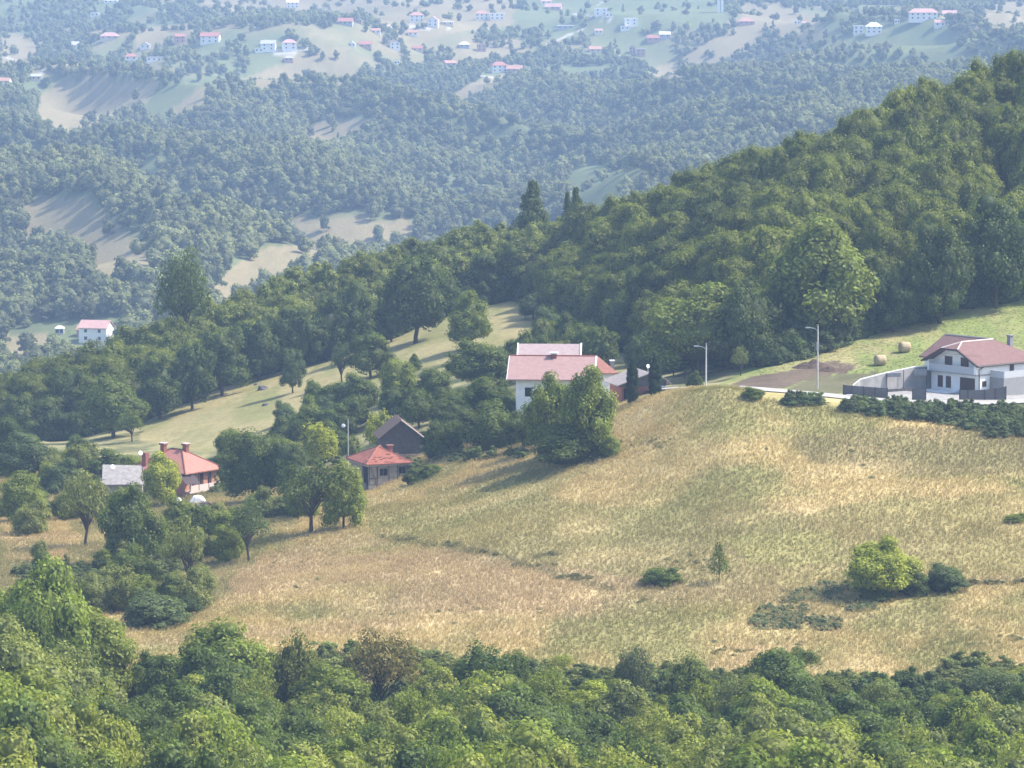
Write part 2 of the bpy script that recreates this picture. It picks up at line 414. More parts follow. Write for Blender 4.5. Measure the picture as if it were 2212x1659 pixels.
nt.links.new(a.outputs["Color"], mul.inputs[0]); nt.links.new(mr.outputs[0], mul.inputs["Scale"]); nt.links.new(mul.outputs[0], b.inputs["Base Color"])
bp = nt.nodes.new("ShaderNodeBump"); bp.inputs["Strength"].default_value = .7; bp.inputs["Distance"].default_value = .25
nt.links.new(nz.outputs["Fac"], bp.inputs["Height"]); nt.links.new(bp.outputs[0], b.inputs["Normal"])
me = np_mesh("ground", V, Fq, [m], {"cover": ('FLOAT_COLOR', 'POINT', np.concatenate([CV.reshape(-1, 3), np.ones((NS * nD, 1))], 1))}, True)
tag(link("ground", me), kind="structure")
# ------------------------------------------------------------ plants
def _ico(sub=1):
    t = (1 + 5 ** .5) / 2
    v = [(-1,t,0),(1,t,0),(-1,-t,0),(1,-t,0),(0,-1,t),(0,1,t),(0,-1,-t),(0,1,-t),(t,0,-1),(t,0,1),(-t,0,-1),(-t,0,1)]
    f = [(0,11,5),(0,5,1),(0,1,7),(0,7,10),(0,10,11),(1,5,9),(5,11,4),(11,10,2),(10,7,6),(7,1,8),(3,9,4),(3,4,2),(3,2,6),(3,6,8),(3,8,9),(4,9,5),(2,4,11),(6,2,10),(8,6,7),(9,8,1)]
    v = [np.array(p) / np.linalg.norm(p) for p in v]
    for _ in range(sub):
        nf = []; c = {}
        def mid(a, b):
            k = (min(a, b), max(a, b))
            if k not in c:
                p = v[a] + v[b]; v.append(p / np.linalg.norm(p)); c[k] = len(v) - 1
            return c[k]
        for a, b, d in f:
            ab, bd, da = mid(a, b), mid(b, d), mid(d, a)
            nf += [(a, ab, da), (b, bd, ab), (d, da, bd), (ab, bd, da)]
        f = nf
    return np.array(v), np.array(f)
ICO1 = _ico(1)
def rdir(n, rng):
    v = rng.normal(size=(n, 3)); return v / np.linalg.norm(v, axis=1)[:, None]
def leaves(P, N, size, rng, asp=.62, flat=.55):
    """one small rhombic leaf clump at each point P, facing roughly along N"""
    n = len(P)
    nn = N * flat + rdir(n, rng) * (1 - flat); nn /= np.linalg.norm(nn, axis=1)[:, None]
    t = np.cross(nn, rdir(n, rng)); t /= np.linalg.norm(t, axis=1)[:, None] + 1e-9
    b = np.cross(nn, t)
    sz = size * rng.uniform(.6, 1.35, n)[:, None]
    V = np.stack([P - t * sz, P - b * sz * asp + nn * sz * .15, P + t * sz, P + b * sz * asp + nn * sz * .15], 1)
    return V.reshape(-1, 3), np.arange(4 * n).reshape(-1, 4)
def crown(name, seed, lobes, per, size, kind='round', core=.8, mats=None, aspect=1.0):
    """crown of a unit tree: width 1, height 1, made of leafy lobes round an opaque heart"""
    rng = np.random.default_rng(seed)
    Vs, Fs, Ls = [], [], []; off = 0
    cs = []; ph = rng.uniform(0, 6.28, 4); am = rng.uniform(.06, .18, 4)
    for k in range(lobes):
        if kind == 'pine':
            h = (k + .5) / lobes; a = k * 2.4; R = .36 * (1 - h) ** .7 * rng.uniform(.75, 1.1)
            c = np.array([math.cos(a) * R, math.sin(a) * R, .30 + .66 * h]); rr = np.array([.13, .13, .05]) * (1.15 - .6 * h)
        elif kind == 'conifer':
            h = (k + .5) / lobes; a = rng.uniform(0, 6.283)
            R = .46 * (1 - h) ** .85 * rng.uniform(.6, 1.0); r = .07 + .09 * (1 - h)
            c = np.array([math.cos(a) * R, math.sin(a) * R, .1 + .87 * h]); rr = np.array([r * 1.3, r * 1.3, r * .55])
        elif kind == 'cypress':
            h = (k + .5) / lobes; a = rng.uniform(0, 6.283)
            prof = .3 * min(1, (1.02 - h) * 2.6) ** .7 * min(1, .75 + h * 1.5); c = np.array([math.cos(a) * prof * .7, math.sin(a) * prof * .7, .04 + .92 * h]); rr = np.array([.17, .17, .06]) * min(1, (1.05 - h) * 3)
        else:
            while True:
                d = rdir(1, rng)[0]
                if d[2] > (-.75 if kind in ('round', 'tall') else -.2 if kind == 'shrub' else -.55): break
            rad = rng.uniform(.62, 1.0) if kind != 'sparse' else rng.uniform(.4, 1.0)
            if kind == 'round': E, C0, r = (.36, .36, .40), (0, 0, .49), rng.uniform(.085, .185)
            elif kind == 'tall': E, C0, r = (.33, .33, .44), (0, 0, .50), rng.uniform(.085, .175)
            elif kind == 'shrub': E, C0, r = (.38, .38, .58), (0, 0, .22), rng.uniform(.11, .19)
            elif kind == 'wispy': E, C0, r = (.30, .30, .42), (0, 0, .53), rng.uniform(.08, .15)
            else: E, C0, r = (.38, .38, .32), (0, 0, .63), rng.uniform(.07, .13)
            az_ = math.atan2(d[1], d[0]); rad *= 1 + am[0] * math.sin(az_ + ph[0]) + am[1] * math.sin(2 * az_ + ph[1]) + am[2] * math.sin(3 * az_ + ph[2] + 3 * d[2])
            c = np.array(C0) + d * rad * np.array(E)
            if kind == 'tall': c[:2] *= 1.12 - .45 * max(0, c[2] - .5)
            rr = np.array([r, r, r * .85]) if kind != 'wispy' else np.array([r * .8, r * .8, r * 1.5])
        cs.append((c, rr))
        if core > 0 and kind != 'sparse':
            v, f = ICO1
            v2 = v * rr * core * .84 * rng.uniform(.85, 1.1, (len(v), 1)) + c
            f4 = np.concatenate([f, f[:, 2:3]], 1)
            # triangles are stored as tiny-edged quads below
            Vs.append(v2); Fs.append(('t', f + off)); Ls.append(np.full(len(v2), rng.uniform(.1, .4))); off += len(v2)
        n = int(per * (rr[0] / .15) ** 1.3)
        d = rdir(n, rng); P = c + d * rr * rng.uniform(.8, 1.14, (n, 1))
        ins = np.zeros(n, bool)
        for c2, r2 in cs[:-1]: ins |= (((P - c2) / r2) ** 2).sum(1) < .7
        P = P[~ins]; d = d[~ins]
        up = np.array([0, 0, .35])
        v, f = leaves(P, d + up, size, rng, flat=.6 if kind != 'wispy' else .4)
        tone = rng.uniform(0, .35)
        Vs.append(v); Fs.append(('q', f + off)); Ls.append(np.repeat(np.clip(tone + rng.uniform(0, .65, len(P)), 0, 1), 4)); off += len(v)
    if kind in ('round', 'tall', 'shrub') and core > 0:
        v, f = ICO1
        E, C0 = {'round': ((.29, .29, .33), .50), 'tall': ((.25, .25, .38), .50), 'shrub': ((.30, .30, .46), .2)}[kind]
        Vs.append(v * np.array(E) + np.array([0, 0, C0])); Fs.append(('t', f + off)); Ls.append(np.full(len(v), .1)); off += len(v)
    V = np.concatenate(Vs); V[:, 2] = np.clip(V[:, 2], -.04, 2)
    V[:, 2] *= 1.0 / V[:, 2].max()
    L = np.concatenate(Ls)
    T = np.concatenate([f for k, f in Fs if k == 't']) if any(k == 't' for k, f in Fs) else np.zeros((0, 3), int)
    Q = np.concatenate([f for k, f in Fs if k == 'q'])
    me = bpy.data.meshes.new(name)
    me.vertices.add(len(V)); me.vertices.foreach_set("co", V.astype(np.float32).ravel())
    li = np.concatenate([T.ravel(), Q.ravel()]).astype(np.int32)
    me.loops.add(len(li)); me.loops.foreach_set("vertex_index", li)
    me.polygons.add(len(T) + len(Q))
    ls = np.concatenate([np.arange(len(T)) * 3, len(T) * 3 + np.arange(len(Q)) * 4]).astype(np.int32)
    lt = np.concatenate([np.full(len(T), 3), np.full(len(Q), 4)]).astype(np.int32)
    me.polygons.foreach_set("loop_start", ls); me.polygons.foreach_set("loop_total", lt)
    for mm in (mats or [M_LEAF]): me.materials.append(mm)
    me.update(calc_edges=True)
    at_ = me.attributes.new("leaf", 'FLOAT', 'POINT'); at_.data.foreach_set("value", L.astype(np.float32))
    return me, cs
def trunk_mesh(name, seed, cs, th=.022, limbs=9, base=0.0, bow=.05):
    rng = np.random.default_rng(seed + 99)
    mb = MB(); top = .62
    pts = [(0, 0, -.08), (0, 0, .08), (bow * rng.uniform(-1, 1), bow * rng.uniform(-1, 1), .3), (bow * rng.uniform(-1, 1), bow * rng.uniform(-1, 1), top)]
    mb.tube(pts, [th * 1.5, th * 1.1, th * .85, th * .4], 7)
    idx = rng.permutation(len(cs))[:limbs]
    for i in idx:
        c = np.array(cs[i][0]); h = rng.uniform(.16, .45)
        s0 = np.array([pts[2][0] * h / .3, pts[2][1] * h / .3, h]) if h < .3 else np.array([pts[2][0], pts[2][1], h])
        mid = s0 * .45 + c * .55; mid[2] -= .03; mid[:2] *= 1.1
        mb.tube([s0, mid, c], [th * .6, th * .4, th * .15], 5)
    me = bpy.data.meshes.new(name); me.from_pydata(mb.v, [], mb.f); me.materials.append(M_BARK); me.update()
    return me
KIND = {}
def add_kind(k, specs, th, limbs):
    KIND[k] = []
    for i, sp_ in enumerate(specs):
        cm, cs = crown(k + "_crown", **sp_)
        KIND[k].append((cm, trunk_mesh(k + "_trunk", sp_['seed'], cs, th, limbs)))
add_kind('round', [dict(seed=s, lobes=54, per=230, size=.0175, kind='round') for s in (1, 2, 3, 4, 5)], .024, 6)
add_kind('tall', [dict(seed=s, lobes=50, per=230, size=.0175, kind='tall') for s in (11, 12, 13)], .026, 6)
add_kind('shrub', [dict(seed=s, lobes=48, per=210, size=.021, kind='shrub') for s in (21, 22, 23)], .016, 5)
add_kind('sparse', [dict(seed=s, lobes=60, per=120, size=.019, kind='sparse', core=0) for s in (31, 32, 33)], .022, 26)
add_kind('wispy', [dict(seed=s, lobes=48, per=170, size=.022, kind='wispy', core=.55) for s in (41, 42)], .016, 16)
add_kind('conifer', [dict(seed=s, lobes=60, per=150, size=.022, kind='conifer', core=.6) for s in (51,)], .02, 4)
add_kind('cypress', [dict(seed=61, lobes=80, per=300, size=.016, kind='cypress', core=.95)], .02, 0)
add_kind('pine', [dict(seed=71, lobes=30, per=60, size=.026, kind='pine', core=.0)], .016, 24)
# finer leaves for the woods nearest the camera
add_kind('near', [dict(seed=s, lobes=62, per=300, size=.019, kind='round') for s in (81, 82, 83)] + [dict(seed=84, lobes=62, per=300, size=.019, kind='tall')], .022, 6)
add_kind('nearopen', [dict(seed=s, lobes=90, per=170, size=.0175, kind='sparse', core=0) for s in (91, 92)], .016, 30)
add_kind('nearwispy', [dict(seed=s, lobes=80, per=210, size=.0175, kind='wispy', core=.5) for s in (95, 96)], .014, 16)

def plant(name, X, Y, h, w, kind, tint, label, cat, group=None, rz=None, lean=0, var=None, sink=0.1, z=None):
    vs = KIND[kind]; cm, tm = vs[random.randrange(len(vs)) if var is None else var % len(vs)]
    e = empty(name, (X, Y, (float(zat(X, Y)) if z is None else z) - sink), random.uniform(0, 6.28) if rz is None else rz)
    e.scale = (w, w * random.uniform(.94, 1.06), h); e.rotation_euler[1] = lean
    if kind == 'cypress': e.scale = (w * 1.5, w * 1.5, h * 1.12)
    tag(e, label, cat, group)
    c = link("crown" if kind not in ('shrub',) else "foliage", cm, e)
    j = random.uniform(-.1, .1)
    c.color = (tint[0] * (1 + j * 1.2), tint[1] * (1 + j), tint[2] * (1 + j) * .72, 1)
    t = link("trunk" if kind not in ('shrub',) else "stem", tm, e)
    return e
def tree(x, yb, yt, wpx, kind='round', tint=None, label=None, name='broadleaf_tree', cat='tree', group=None, D=None, dmin=430, **kw):
    """a plant standing where the picture shows its foot, as tall and wide as it looks"""
    if D is None: X, Y, Z = hit(x, yb, dmin)
    else: X, Y, Z = at(x, yb, D); Z = float(zat(X, Y))
    _, sz = ray(x, yt); h = (CAMZ + float(sz) * Y) - Z
    return plant(name, X, Y, max(h, .6), wpx * Y / F, kind, tint, label, cat, group, **kw)

DK = (.085, .115, .036); MD = (.115, .15, .042); LT = (.19, .225, .05); YG = (.34, .36, .06); OL = (.18, .20, .075); BLUE = (.10, .135, .065)
GR_RIDGE = "trees of the dark wood on the ridge behind the houses"
LB_RIDGE = "broad leafy tree inside the dark wood on the ridge behind the houses"
# --- trees one can tell apart along the ridge wood's lower edge and skyline
EDGE = [
 (395,702,526,135,'nearopen',MD,"tall loose-crowned tree rising above the left end of the ridge wood"),
 (898,742,545,178,'round',DK,"big rounded tree at the wood's edge above the upper end of the mown slope"),
 (845,738,640,80,'tall',DK,"low dark tree tucked at the left foot of the big rounded edge tree"),
 (1014,752,622,118,'tall',LT,"lone pale green tree standing out in the mown slope below the wood"),
 (1152,690,628,78,'round',BLUE,"small bluish tree at the top right corner of the mown slope"),
 (1215,700,568,92,'tall',MD,"upright green tree at the wood's edge above the long red roof"),
 (1262,716,618,70,'round',BLUE,"bluish rounded tree just right of the upright tree above the red roofs"),
 (1335,765,645,84,'tall',BLUE,"grey-green oval tree above the grey shed roof"),
 (1395,750,560,110,'tall',DK,"dark narrow tree left of the great dome tree"),
 (1508,815,606,250,'near',(.17,.205,.055),"great dome-shaped tree behind the left street lamp"),
 (1622,790,590,150,'round',DK,"shaded tree between the great dome tree and the biggest tree"),
 (1775,742,464,285,'near',(.175,.21,.055),"biggest tree of the wood, broad and pale-topped, above the grassy bank"),
 (1930,718,560,110,'tall',DK,"dark tree right of the biggest tree where the meadow begins"),
 (2030,700,470,170,'tall',DK,"tall dark tree at the meadow's upper edge above the hay bales"),
 (2150,665,400,190,'round',DK,"massive dark tree at the wood's edge above the white house roof"),
 (2240,640,430,150,'tall',DK,"dark edge tree cut by the right side of the picture"),
 (1572,800,722,62,'sparse',OL,"thin grey-green tree leaning beside the left street lamp"),
 (1690,782,712,52,'sparse',MD,"small dark-leaved tree with a thin post-like trunk in the garden below the wood"),
 (1600,812,745,50,'sparse',OL,"small dusty tree on a crooked stump where the bank of bare soil ends"),
 (1636,792,765,30,'shrub',MD,"low garden shrub at the left end of the maize"),
 (632,850,748,62,'tall',BLUE,"narrow dark tree standing alone at the mown slope's lower edge"),
 (738,830,735,70,'sparse',BLUE,"thin grey-green tree between the narrow dark tree and the orchard"),
 (800,818,712,112,'round',MD,"rounded green tree at the upper edge of the orchard"),
 (895,800,762,40,'conifer',MD,"little pointed fir at the orchard's upper edge"),
 (245,945,805,155,'round',MD,"broad tree at the wood's lower left edge beside the mown slope"),
 (285,955,880,70,'sparse',MD,"small open tree hanging over the lower tip of the mown slope"),
 (175,1005,948,42,'conifer',DK,"small dark fir behind the farmyard hedge on the left"),
 (100,945,850,120,'round',DK,"dark round tree of the lower left wood's edge"),
 (35,950,850,110,'tall',DK,"dark tree at the lower left wood's edge by the picture's side"),
 (150,925,790,120,'tall',DK,"upright dark tree in the lower left wood's edge"),
 (345,905,760,120,'tall',DK,"dark tree overhanging the mown slope's left end"),
 (415,885,735,120,'round',DK,"dark rounded tree above the left part of the mown slope"),
 (480,855,700,130,'tall',DK,"deep green tree above the middle of the mown slope's edge"),
 (560,822,680,130,'round',DK,"rounded tree of the wood's edge left of the narrow lone tree"),
 (640,800,655,120,'tall',DK,"tall tree of the wood's edge behind the narrow lone tree"),
 (705,780,630,120,'round',DK,"rounded tree of the wood's edge above the rocks in the mown slope"),
 (770,760,600,120,'tall',DK,"tall tree of the wood's edge left of the big rounded one"),
 (1050,655,535,110,'round',DK,"dark tree over the head of the mown slope"),
 (1105,645,520,100,'tall',DK,"tall dark tree over the top corner of the mown slope"),
]
for i, (x, yb, yt, w, k, t, lb) in enumerate(EDGE):
    dm = 560 if x > 1350 else 590
    kw = dict(D=778) if i == 0 else {}
    tree(x, yb, yt, w, k, t, lb, 'fir_tree' if k == 'conifer' else 'garden_shrub' if k == 'shrub' else 'broadleaf_tree', cat='shrub' if k == 'shrub' else 'tree', dmin=dm, var=i, **kw)
tree(1150, 470, 386, 105, 'conifer', DK, "pointed dark fir poking out of the ridge wood's skyline", 'fir_tree', D=826)
tree(1245, 465, 402, 60, 'conifer', DK, "second slender fir on the ridge wood's skyline, right of the pointed one", 'fir_tree', D=800)
tree(1226, 470, 412, 44, 'conifer', DK, "thinnest fir on the skyline, touching the second slender fir", 'fir_tree', D=806)

# --- the ridge wood: one object per tree for the 300 that show, the rest below as one mass
cand = []
for D in np.arange(600, 850, 6.0):
    for X in np.arange(-130, 150, 6.2):
        cand.append((X + RNG.uniform(-2.6, 2.6) + (3.4 if int(D / 6.0) % 2 else 0), D + RNG.uniform(-2.4, 2.4)))
cand = np.array(cand); s_ = cand[:, 0] / cand[:, 1]
ok = (s_ > -.155) & (s_ < .155) & (cand[:, 1] > dcurve(D_MEAD, s_) + 3.5) & (cand[:, 1] < dcurve(D_CREST, s_) + 14)
cand = cand[ok]
zc_ = zat(cand[:, 0], cand[:, 1]); pxc, pyc = proj(cand[:, 0], cand[:, 1], zc_ + 8)
vis = (pxc > -40) & (pxc < 2250)
order = np.argsort(cand[:, 1] + np.where(vis, 0, 1e4))
ridge_rest = []
hgt = 7.6 + 3.2 * RNG.random(len(cand))
for r, i in enumerate(order):
    X, Y = cand[i]; k = RNG.random(); tone = fbm(X / 25, Y / 25, 91)
    bri = RNG.uniform(.8, 1.22); tn = [(DK[c] * (1 - tone) + LT[c] * tone) * bri * (1.08, 1.02, .9)[c] for c in range(3)]
    h = hgt[i] * float(np.interp(pxc[i], [1500, 1700, 2000, 2300], [1.05, 1.15, 1.3, 1.55])); w = RNG.uniform(8.0, 11.2)
    if r < 300 and vis[i]:
        zone = "left arm of the ridge wood above the mown slope" if pxc[i] < 1120 else "middle of the ridge wood behind the red roofs" if pxc[i] < 1640 else "right part of the ridge wood above the green meadow"
        plant('woodland_tree', X, Y, h, w, 'round' if k < .86 else 'tall', tn, ("light olive" if tone > .5 and bri > 1.15 else "mid-green" if bri > 1.15 or tone > .5 else "darker") + " leafy tree in the " + zone, 'tree', GR_RIDGE, lean=RNG.uniform(-.06, .06))
    else:
        ridge_rest.append((X, Y, h, w, tn))

# --- orchard, farm and field trees
MID = [
 (1030,842,724,156,'round',MD,"large rounded tree at the top of the orchard left of the red roofs"),
 (1110,800,728,60,'round',DK,"dark tree squeezed between the orchard's top tree and the back red roof"),
 (940,880,790,110,'round',MD,"orchard tree under the little pointed fir"),
 (860,870,770,100,'round',LT,"pale orchard tree below the rounded green tree"),
 (780,885,800,95,'shrub',MD,"bushy orchard tree on the left of the pale one"),
 (720,900,820,90,'round',MD,"orchard tree at the left end of the thicket"),
 (670,935,850,90,'shrub',MD,"low orchard tree above the farm track on the left"),
 (760,930,850,100,'round',DK,"dark orchard tree behind the yellow-green tree by the barn"),
 (850,905,830,90,'round',DK,"dark orchard tree directly above the barn roof"),
 (905,925,835,95,'round',MD,"orchard tree upper right of the barn"),
 (975,935,850,110,'round',DK,"dark orchard tree in the middle of the thicket"),
 (1045,905,810,110,'round',MD,"orchard tree touching the left side of the long red roof"),
 (1100,935,850,80,'round',BLUE,"blue-green tree before the white wall under the long red roof"),
 (958,985,905,80,'shrub',DK,"dark bush against the right side of the barn"),
 (970,985,905,80,'wispy',MD,"upright leafy bush right of the barn"),
 (1010,960,880,90,'round',DK,"shadowy tree at the foot of the thicket"),
 (1075,968,862,140,'shrub',MD,"wide spreading bush at the field edge left of the twin-trunked tree"),
 (948,990,935,50,'wispy',LT,"small pale bush at the field's edge beside the barn"),
 (1192,985,798,135,'near',LT,"left half of the twin tree in front of the long red roof"),
 (1268,990,782,145,'near',LT,"right half of the twin tree in front of the long red roof"),
 (1238,996,905,200,'shrub',MD,"bushy growth round the two trunks of the twin tree"),
 (1118,960,884,80,'shrub',DK,"dark bush under the white wall of the long red-roofed house"),
 (1096,955,848,58,'round',DK,"slim dark tree hiding the left end of the long house's white wall"),
 (1176,965,846,96,'round',MD,"green tree hiding most of the long house's white wall"),
 (1150,960,880,90,'shrub',MD,"bush between the twin tree and the white wall"),
 (1320,985,935,60,'shrub',LT,"small bush on the right under the twin tree"),
 (1185,760,690,80,'wispy',LT,"feathery pale tree behind the back red roof"),
 (1240,770,700,70,'wispy',OL,"olive feathery tree behind the right end of the back roof"),
 (1300,790,715,60,'sparse',OL,"thin tree behind the orange roof"),
 (820,985,878,92,'wispy',YG,"bright yellow-green tree left of the barn gable"),
 (700,1010,908,128,'wispy',YG,"yellow-green willowy tree behind the ruined house"),
 (760,1000,935,60,'wispy',LT,"light green tree left of the ruined house roof"),
 (545,1085,920,150,'round',MD,"dark green tree right of the red-tiled farmhouse"),
 (620,1080,945,110,'round',DK,"dark tree between the farmhouse and the ruined house"),
 (520,1000,930,80,'round',LT,"pale-topped tree behind the dark tree by the farmhouse"),
 (672,1152,975,175,'sparse',DK,"open orchard tree with a visible forked trunk left of the ruined house"),
 (742,1142,990,110,'near',LT,"bright bushy tree hiding the ruined house's left corner"),
 (352,1092,972,98,'near',YG,"bright green tree in front of the red-tiled farmhouse roof"),
 (285,1225,1035,135,'near',MD,"full dark-centred tree below the grey outbuilding roof"),
 (185,1180,1010,140,'sparse',OL,"thin olive tree on the slope left of the full tree"),
 (45,1130,1012,120,'near',LT,"bright tree at the left edge above the dry grass"),
 (405,1278,1108,125,'sparse',OL,"half-bare tree on a dark trunk above the field's corner"),
 (537,1215,1068,112,'sparse',BLUE,"small dark fruit tree with a short trunk at the field's left edge"),
 (455,1150,1085,90,'shrub',OL,"dusty bush between the brick heap and the fruit tree"),
 (60,1030,925,140,'round',BLUE,"large bluish tree on the left behind the bright edge tree"),
 (245,1035,965,130,'shrub',MD,"clipped-looking hedge of bushes behind the farmhouse"),
 (130,1060,985,90,'shrub',BLUE,"bluish bush left of the farmyard hedge"),
 (20,1010,890,80,'round',DK,"dark tree at the left edge below the wood"),
 (265,1310,1212,140,'wispy',OL,"yellowish young tree at the foot of the slope on the left"),
 (105,1290,1212,70,'shrub',BLUE,"small blue-grey bush at the foot of the slope on the far left"),
 (330,1350,1275,180,'shrub',BLUE,"blue-green thicket bush under the half-bare tree"),
 (410,1330,1285,90,'wispy',BLUE,"grassy-looking bluish shrub right of the thicket bush"),
 (1553,1260,1168,58,'pine',MD,"young pine standing alone in the dry field"),
 (1432,1262,1222,92,'shrub',MD,"low dark bush left of the young pine"),
 (1905,1288,1152,165,'near',(.27,.30,.06),"big yellow-green bush in the dry field"),
 (1975,1282,1225,90,'shrub',DK,"dark bramble at the right foot of the yellow-green bush"),
 (2040,1275,1215,110,'shrub',BLUE,"blue-green bush right of the yellow-green bush"),
 (1890,1298,1262,90,'shrub',DK,"dark low bramble under the yellow-green bush"),
 (1628,862,832,62,'shrub',MD,"round bush on the field's crest where the road comes into view"),
 (930,1030,1000,60,'shrub',MD,"bramble bush at the right corner of the ruined house"),
 (895,1045,1008,60,'shrub',DK,"dark bramble hugging the wall of the ruined house"),
 (2195,1128,1106,60,'shrub',LT,"green scrub patch at the right side of the dry field"),
 (1120,905,870,50,'shrub',LT,"pale bush at the foot of the white wall"),
 (1500,835,798,40,'shrub',DK,"dark bush behind the crest left of the left street lamp"),
 (1455,812,760,60,'round',DK,"shaded tree right of the grey shed"),
 (1890,712,690,34,'wispy',LT,"light green sapling at the right end of the maize"),
]
NM = {'shrub': ('bush', 'bush'), 'pine': ('pine_tree', 'tree'), 'conifer': ('fir_tree', 'tree')}
for i, (x, yb, yt, w, k, t, lb) in enumerate(MID):
    n_, c_ = NM.get(k, ('broadleaf_tree', 'tree'))
    if 'bush' in lb and c_ == 'tree' and 'bushy' not in lb: n_, c_ = 'bush', 'bush'
    tree(x, yb, yt, w, k, t, lb, n_, c_, var=i)
tree(1366, 876, 784, 24, 'cypress', (.03, .05, .02), "slim dark cypress in front of the shed's brick wall", 'cypress_tree', 'tree', D=560)
tree(1415, 860, 774, 26, 'cypress', (.03, .052, .02), "slim dark cypress at the shed's right corner, the taller one", 'cypress_tree', 'tree', D=557)
# small shrubs filling the orchard thicket
for i in range(46):
    x = random.uniform(600, 1120); y = random.uniform(860, 985) - (x - 600) * .05
    if inpoly(np.array([x]), np.array([y]), [(760,850),(930,850),(930,1000),(720,1010)])[0]: continue
    X, Y, Z = hit(x, y + 25, 565)
    plant('orchard_bush', X, Y, random.uniform(3, 5.5), random.uniform(4, 6.5), random.choice(['shrub', 'round', 'wispy']), random.choice([DK, MD, MD, LT, BLUE]),
          "leafy bush filling the orchard thicket between the barn and the red roofs", 'bush', "bushes of the orchard thicket")

# --- the wood in front of the camera
SKY_X = [-100,0,60,100,200,300,380,460,560,600,650,700,760,900,950,1080,1180,1220,1300,1370,1430,1500,1560,1620,1700,1780,1850,1950,2050,2120,2212,2320]
SKY_Y = [1190,1195,1240,1290,1340,1400,1365,1330,1385,1440,1435,1420,1450,1420,1390,1378,1395,1450,1450,1420,1450,1420,1460,1430,1395,1430,1455,1450,1462,1455,1440,1430]
NEAR_T = [(.19,.235,.045),(.14,.185,.042),(.225,.26,.05),(.185,.21,.075),(.10,.14,.038),(.235,.26,.07)]
NAMED = [
 (1690,1392,205,410,'near',(0.108,0.150,0.045),"dark dome-shaped tree standing highest in the near wood on the right"),
 (1045,1378,215,410,'nearwispy',(0.088,0.128,0.039),"dark spiky-topped tree in the middle of the near wood's edge"),
 (470,1330,250,410,'near',(0.175,0.217,0.050),"large lumpy tree of the near wood below the half-bare tree"),
 (1372,1390,95,410,'nearopen',(0.105,0.128,0.077),"blue-grey tree with a twiggy top in the near wood's edge"),
 (1500,1400,150,409,'nearwispy',(0.149,0.180,0.056),"dull green fan-shaped tree left of the dark dome tree"),
 (820,1352,190,410,'nearopen',(0.175,0.150,0.070),"brownish half-dry bush at the near wood's edge"),
 (640,1350,150,409,'nearwispy',(0.149,0.165,0.056),"upright olive tree behind the large lumpy tree"),
 (60,1195,230,409,'near',(0.175,0.225,0.048),"tall tree at the left picture edge rising above the near wood"),
 (180,1290,220,411,'near',(0.193,0.225,0.050),"tree on the falling left shoulder of the near wood"),
 (185,1505,230,350,'near',(0.245,0.270,0.050),"bright round-leaved tree low in the left corner"),
 (2165,1440,180,410,'nearopen',(0.131,0.165,0.084),"bluish shrubby tree at the near wood's right end"),
 (1280,1470,180,405,'near',(0.245,0.285,0.049),"vivid yellow-green tree below the blue-grey twiggy one"),
 (700,1425,210,405,'near',(0.193,0.232,0.053),"rounded mid-green tree right of the large lumpy tree"),
 (1800,1455,160,412,'nearwispy',(0.149,0.173,0.050),"spiky olive tree right of the dark dome tree"),
]
fore = []
for x, yt, w, D, k, t, lb in NAMED:
    tree(x, 0, yt, w, k, t, lb, D=D); fore.append((*at(x, yt, D)[:2], w * D / F / 2))
GR_F = "trees of the near wood along the bottom"
n = 0
for D in np.arange(318, 424, 6.9):
    for X in np.arange(-.145 * D, .145 * D, 6.8):
        x0 = X + random.uniform(-2, 2) + (3.4 if int(D / 6.9) % 2 else 0); d0 = D + random.uniform(-2.2, 2.2)
        if any(math.hypot(x0 - a, d0 - b_) < r * .62 for a, b_, r in fore): continue
        px = CX + F * x0 / d0
        if not -110 < px < 2320: continue
        yt = float(np.interp(px, SKY_X, SKY_Y)) + 14 + (424 - d0) * 2.2 * (1.35 if px < 300 else 1) + random.uniform(-16, 26) - (42 if px > 1560 and d0 < 414 else 18 if d0 < 414 and px > 700 else 0)
        zt = CAMZ + float(ray(px, yt)[1]) * d0; h = zt - float(zat(x0, d0))
        rim = h < 2.2
        if rim:
            if random.random() < .55: continue
            h = random.uniform(1.3, 3.2)
        h = min(h, 17)
        w = min(max(h * .9, 4.5), 11.5) * random.uniform(.8, 1.2)
        if rim: w = random.uniform(3, 5.5)
        rz_ = None
        k = random.choice(['shrub', 'wispy', 'nearopen', 'near']) if rim else random.choice(['near', 'near', 'near', 'nearwispy', 'nearopen'])
        tone = float(fbm(x0 / 14, d0 / 14, 95)); t = NEAR_T[min(5, int(tone * 9) % 6)]
        plant('leafy_tree', x0, d0, h, w, k, t, ('yellowish', 'grey-green', 'bright yellow-green', 'dusty olive', 'dark green', 'pale olive')[min(5, int(tone * 9) % 6) if False else NEAR_T.index(t)] + (" low bush" if rim else " tree") + " in the near wood along the bottom, " + ("left third" if px < 740 else "middle third" if px < 1480 else "right third"), 'tree', GR_F, lean=random.uniform(-.08, .08)); n += 1
print("near wood trees", n)

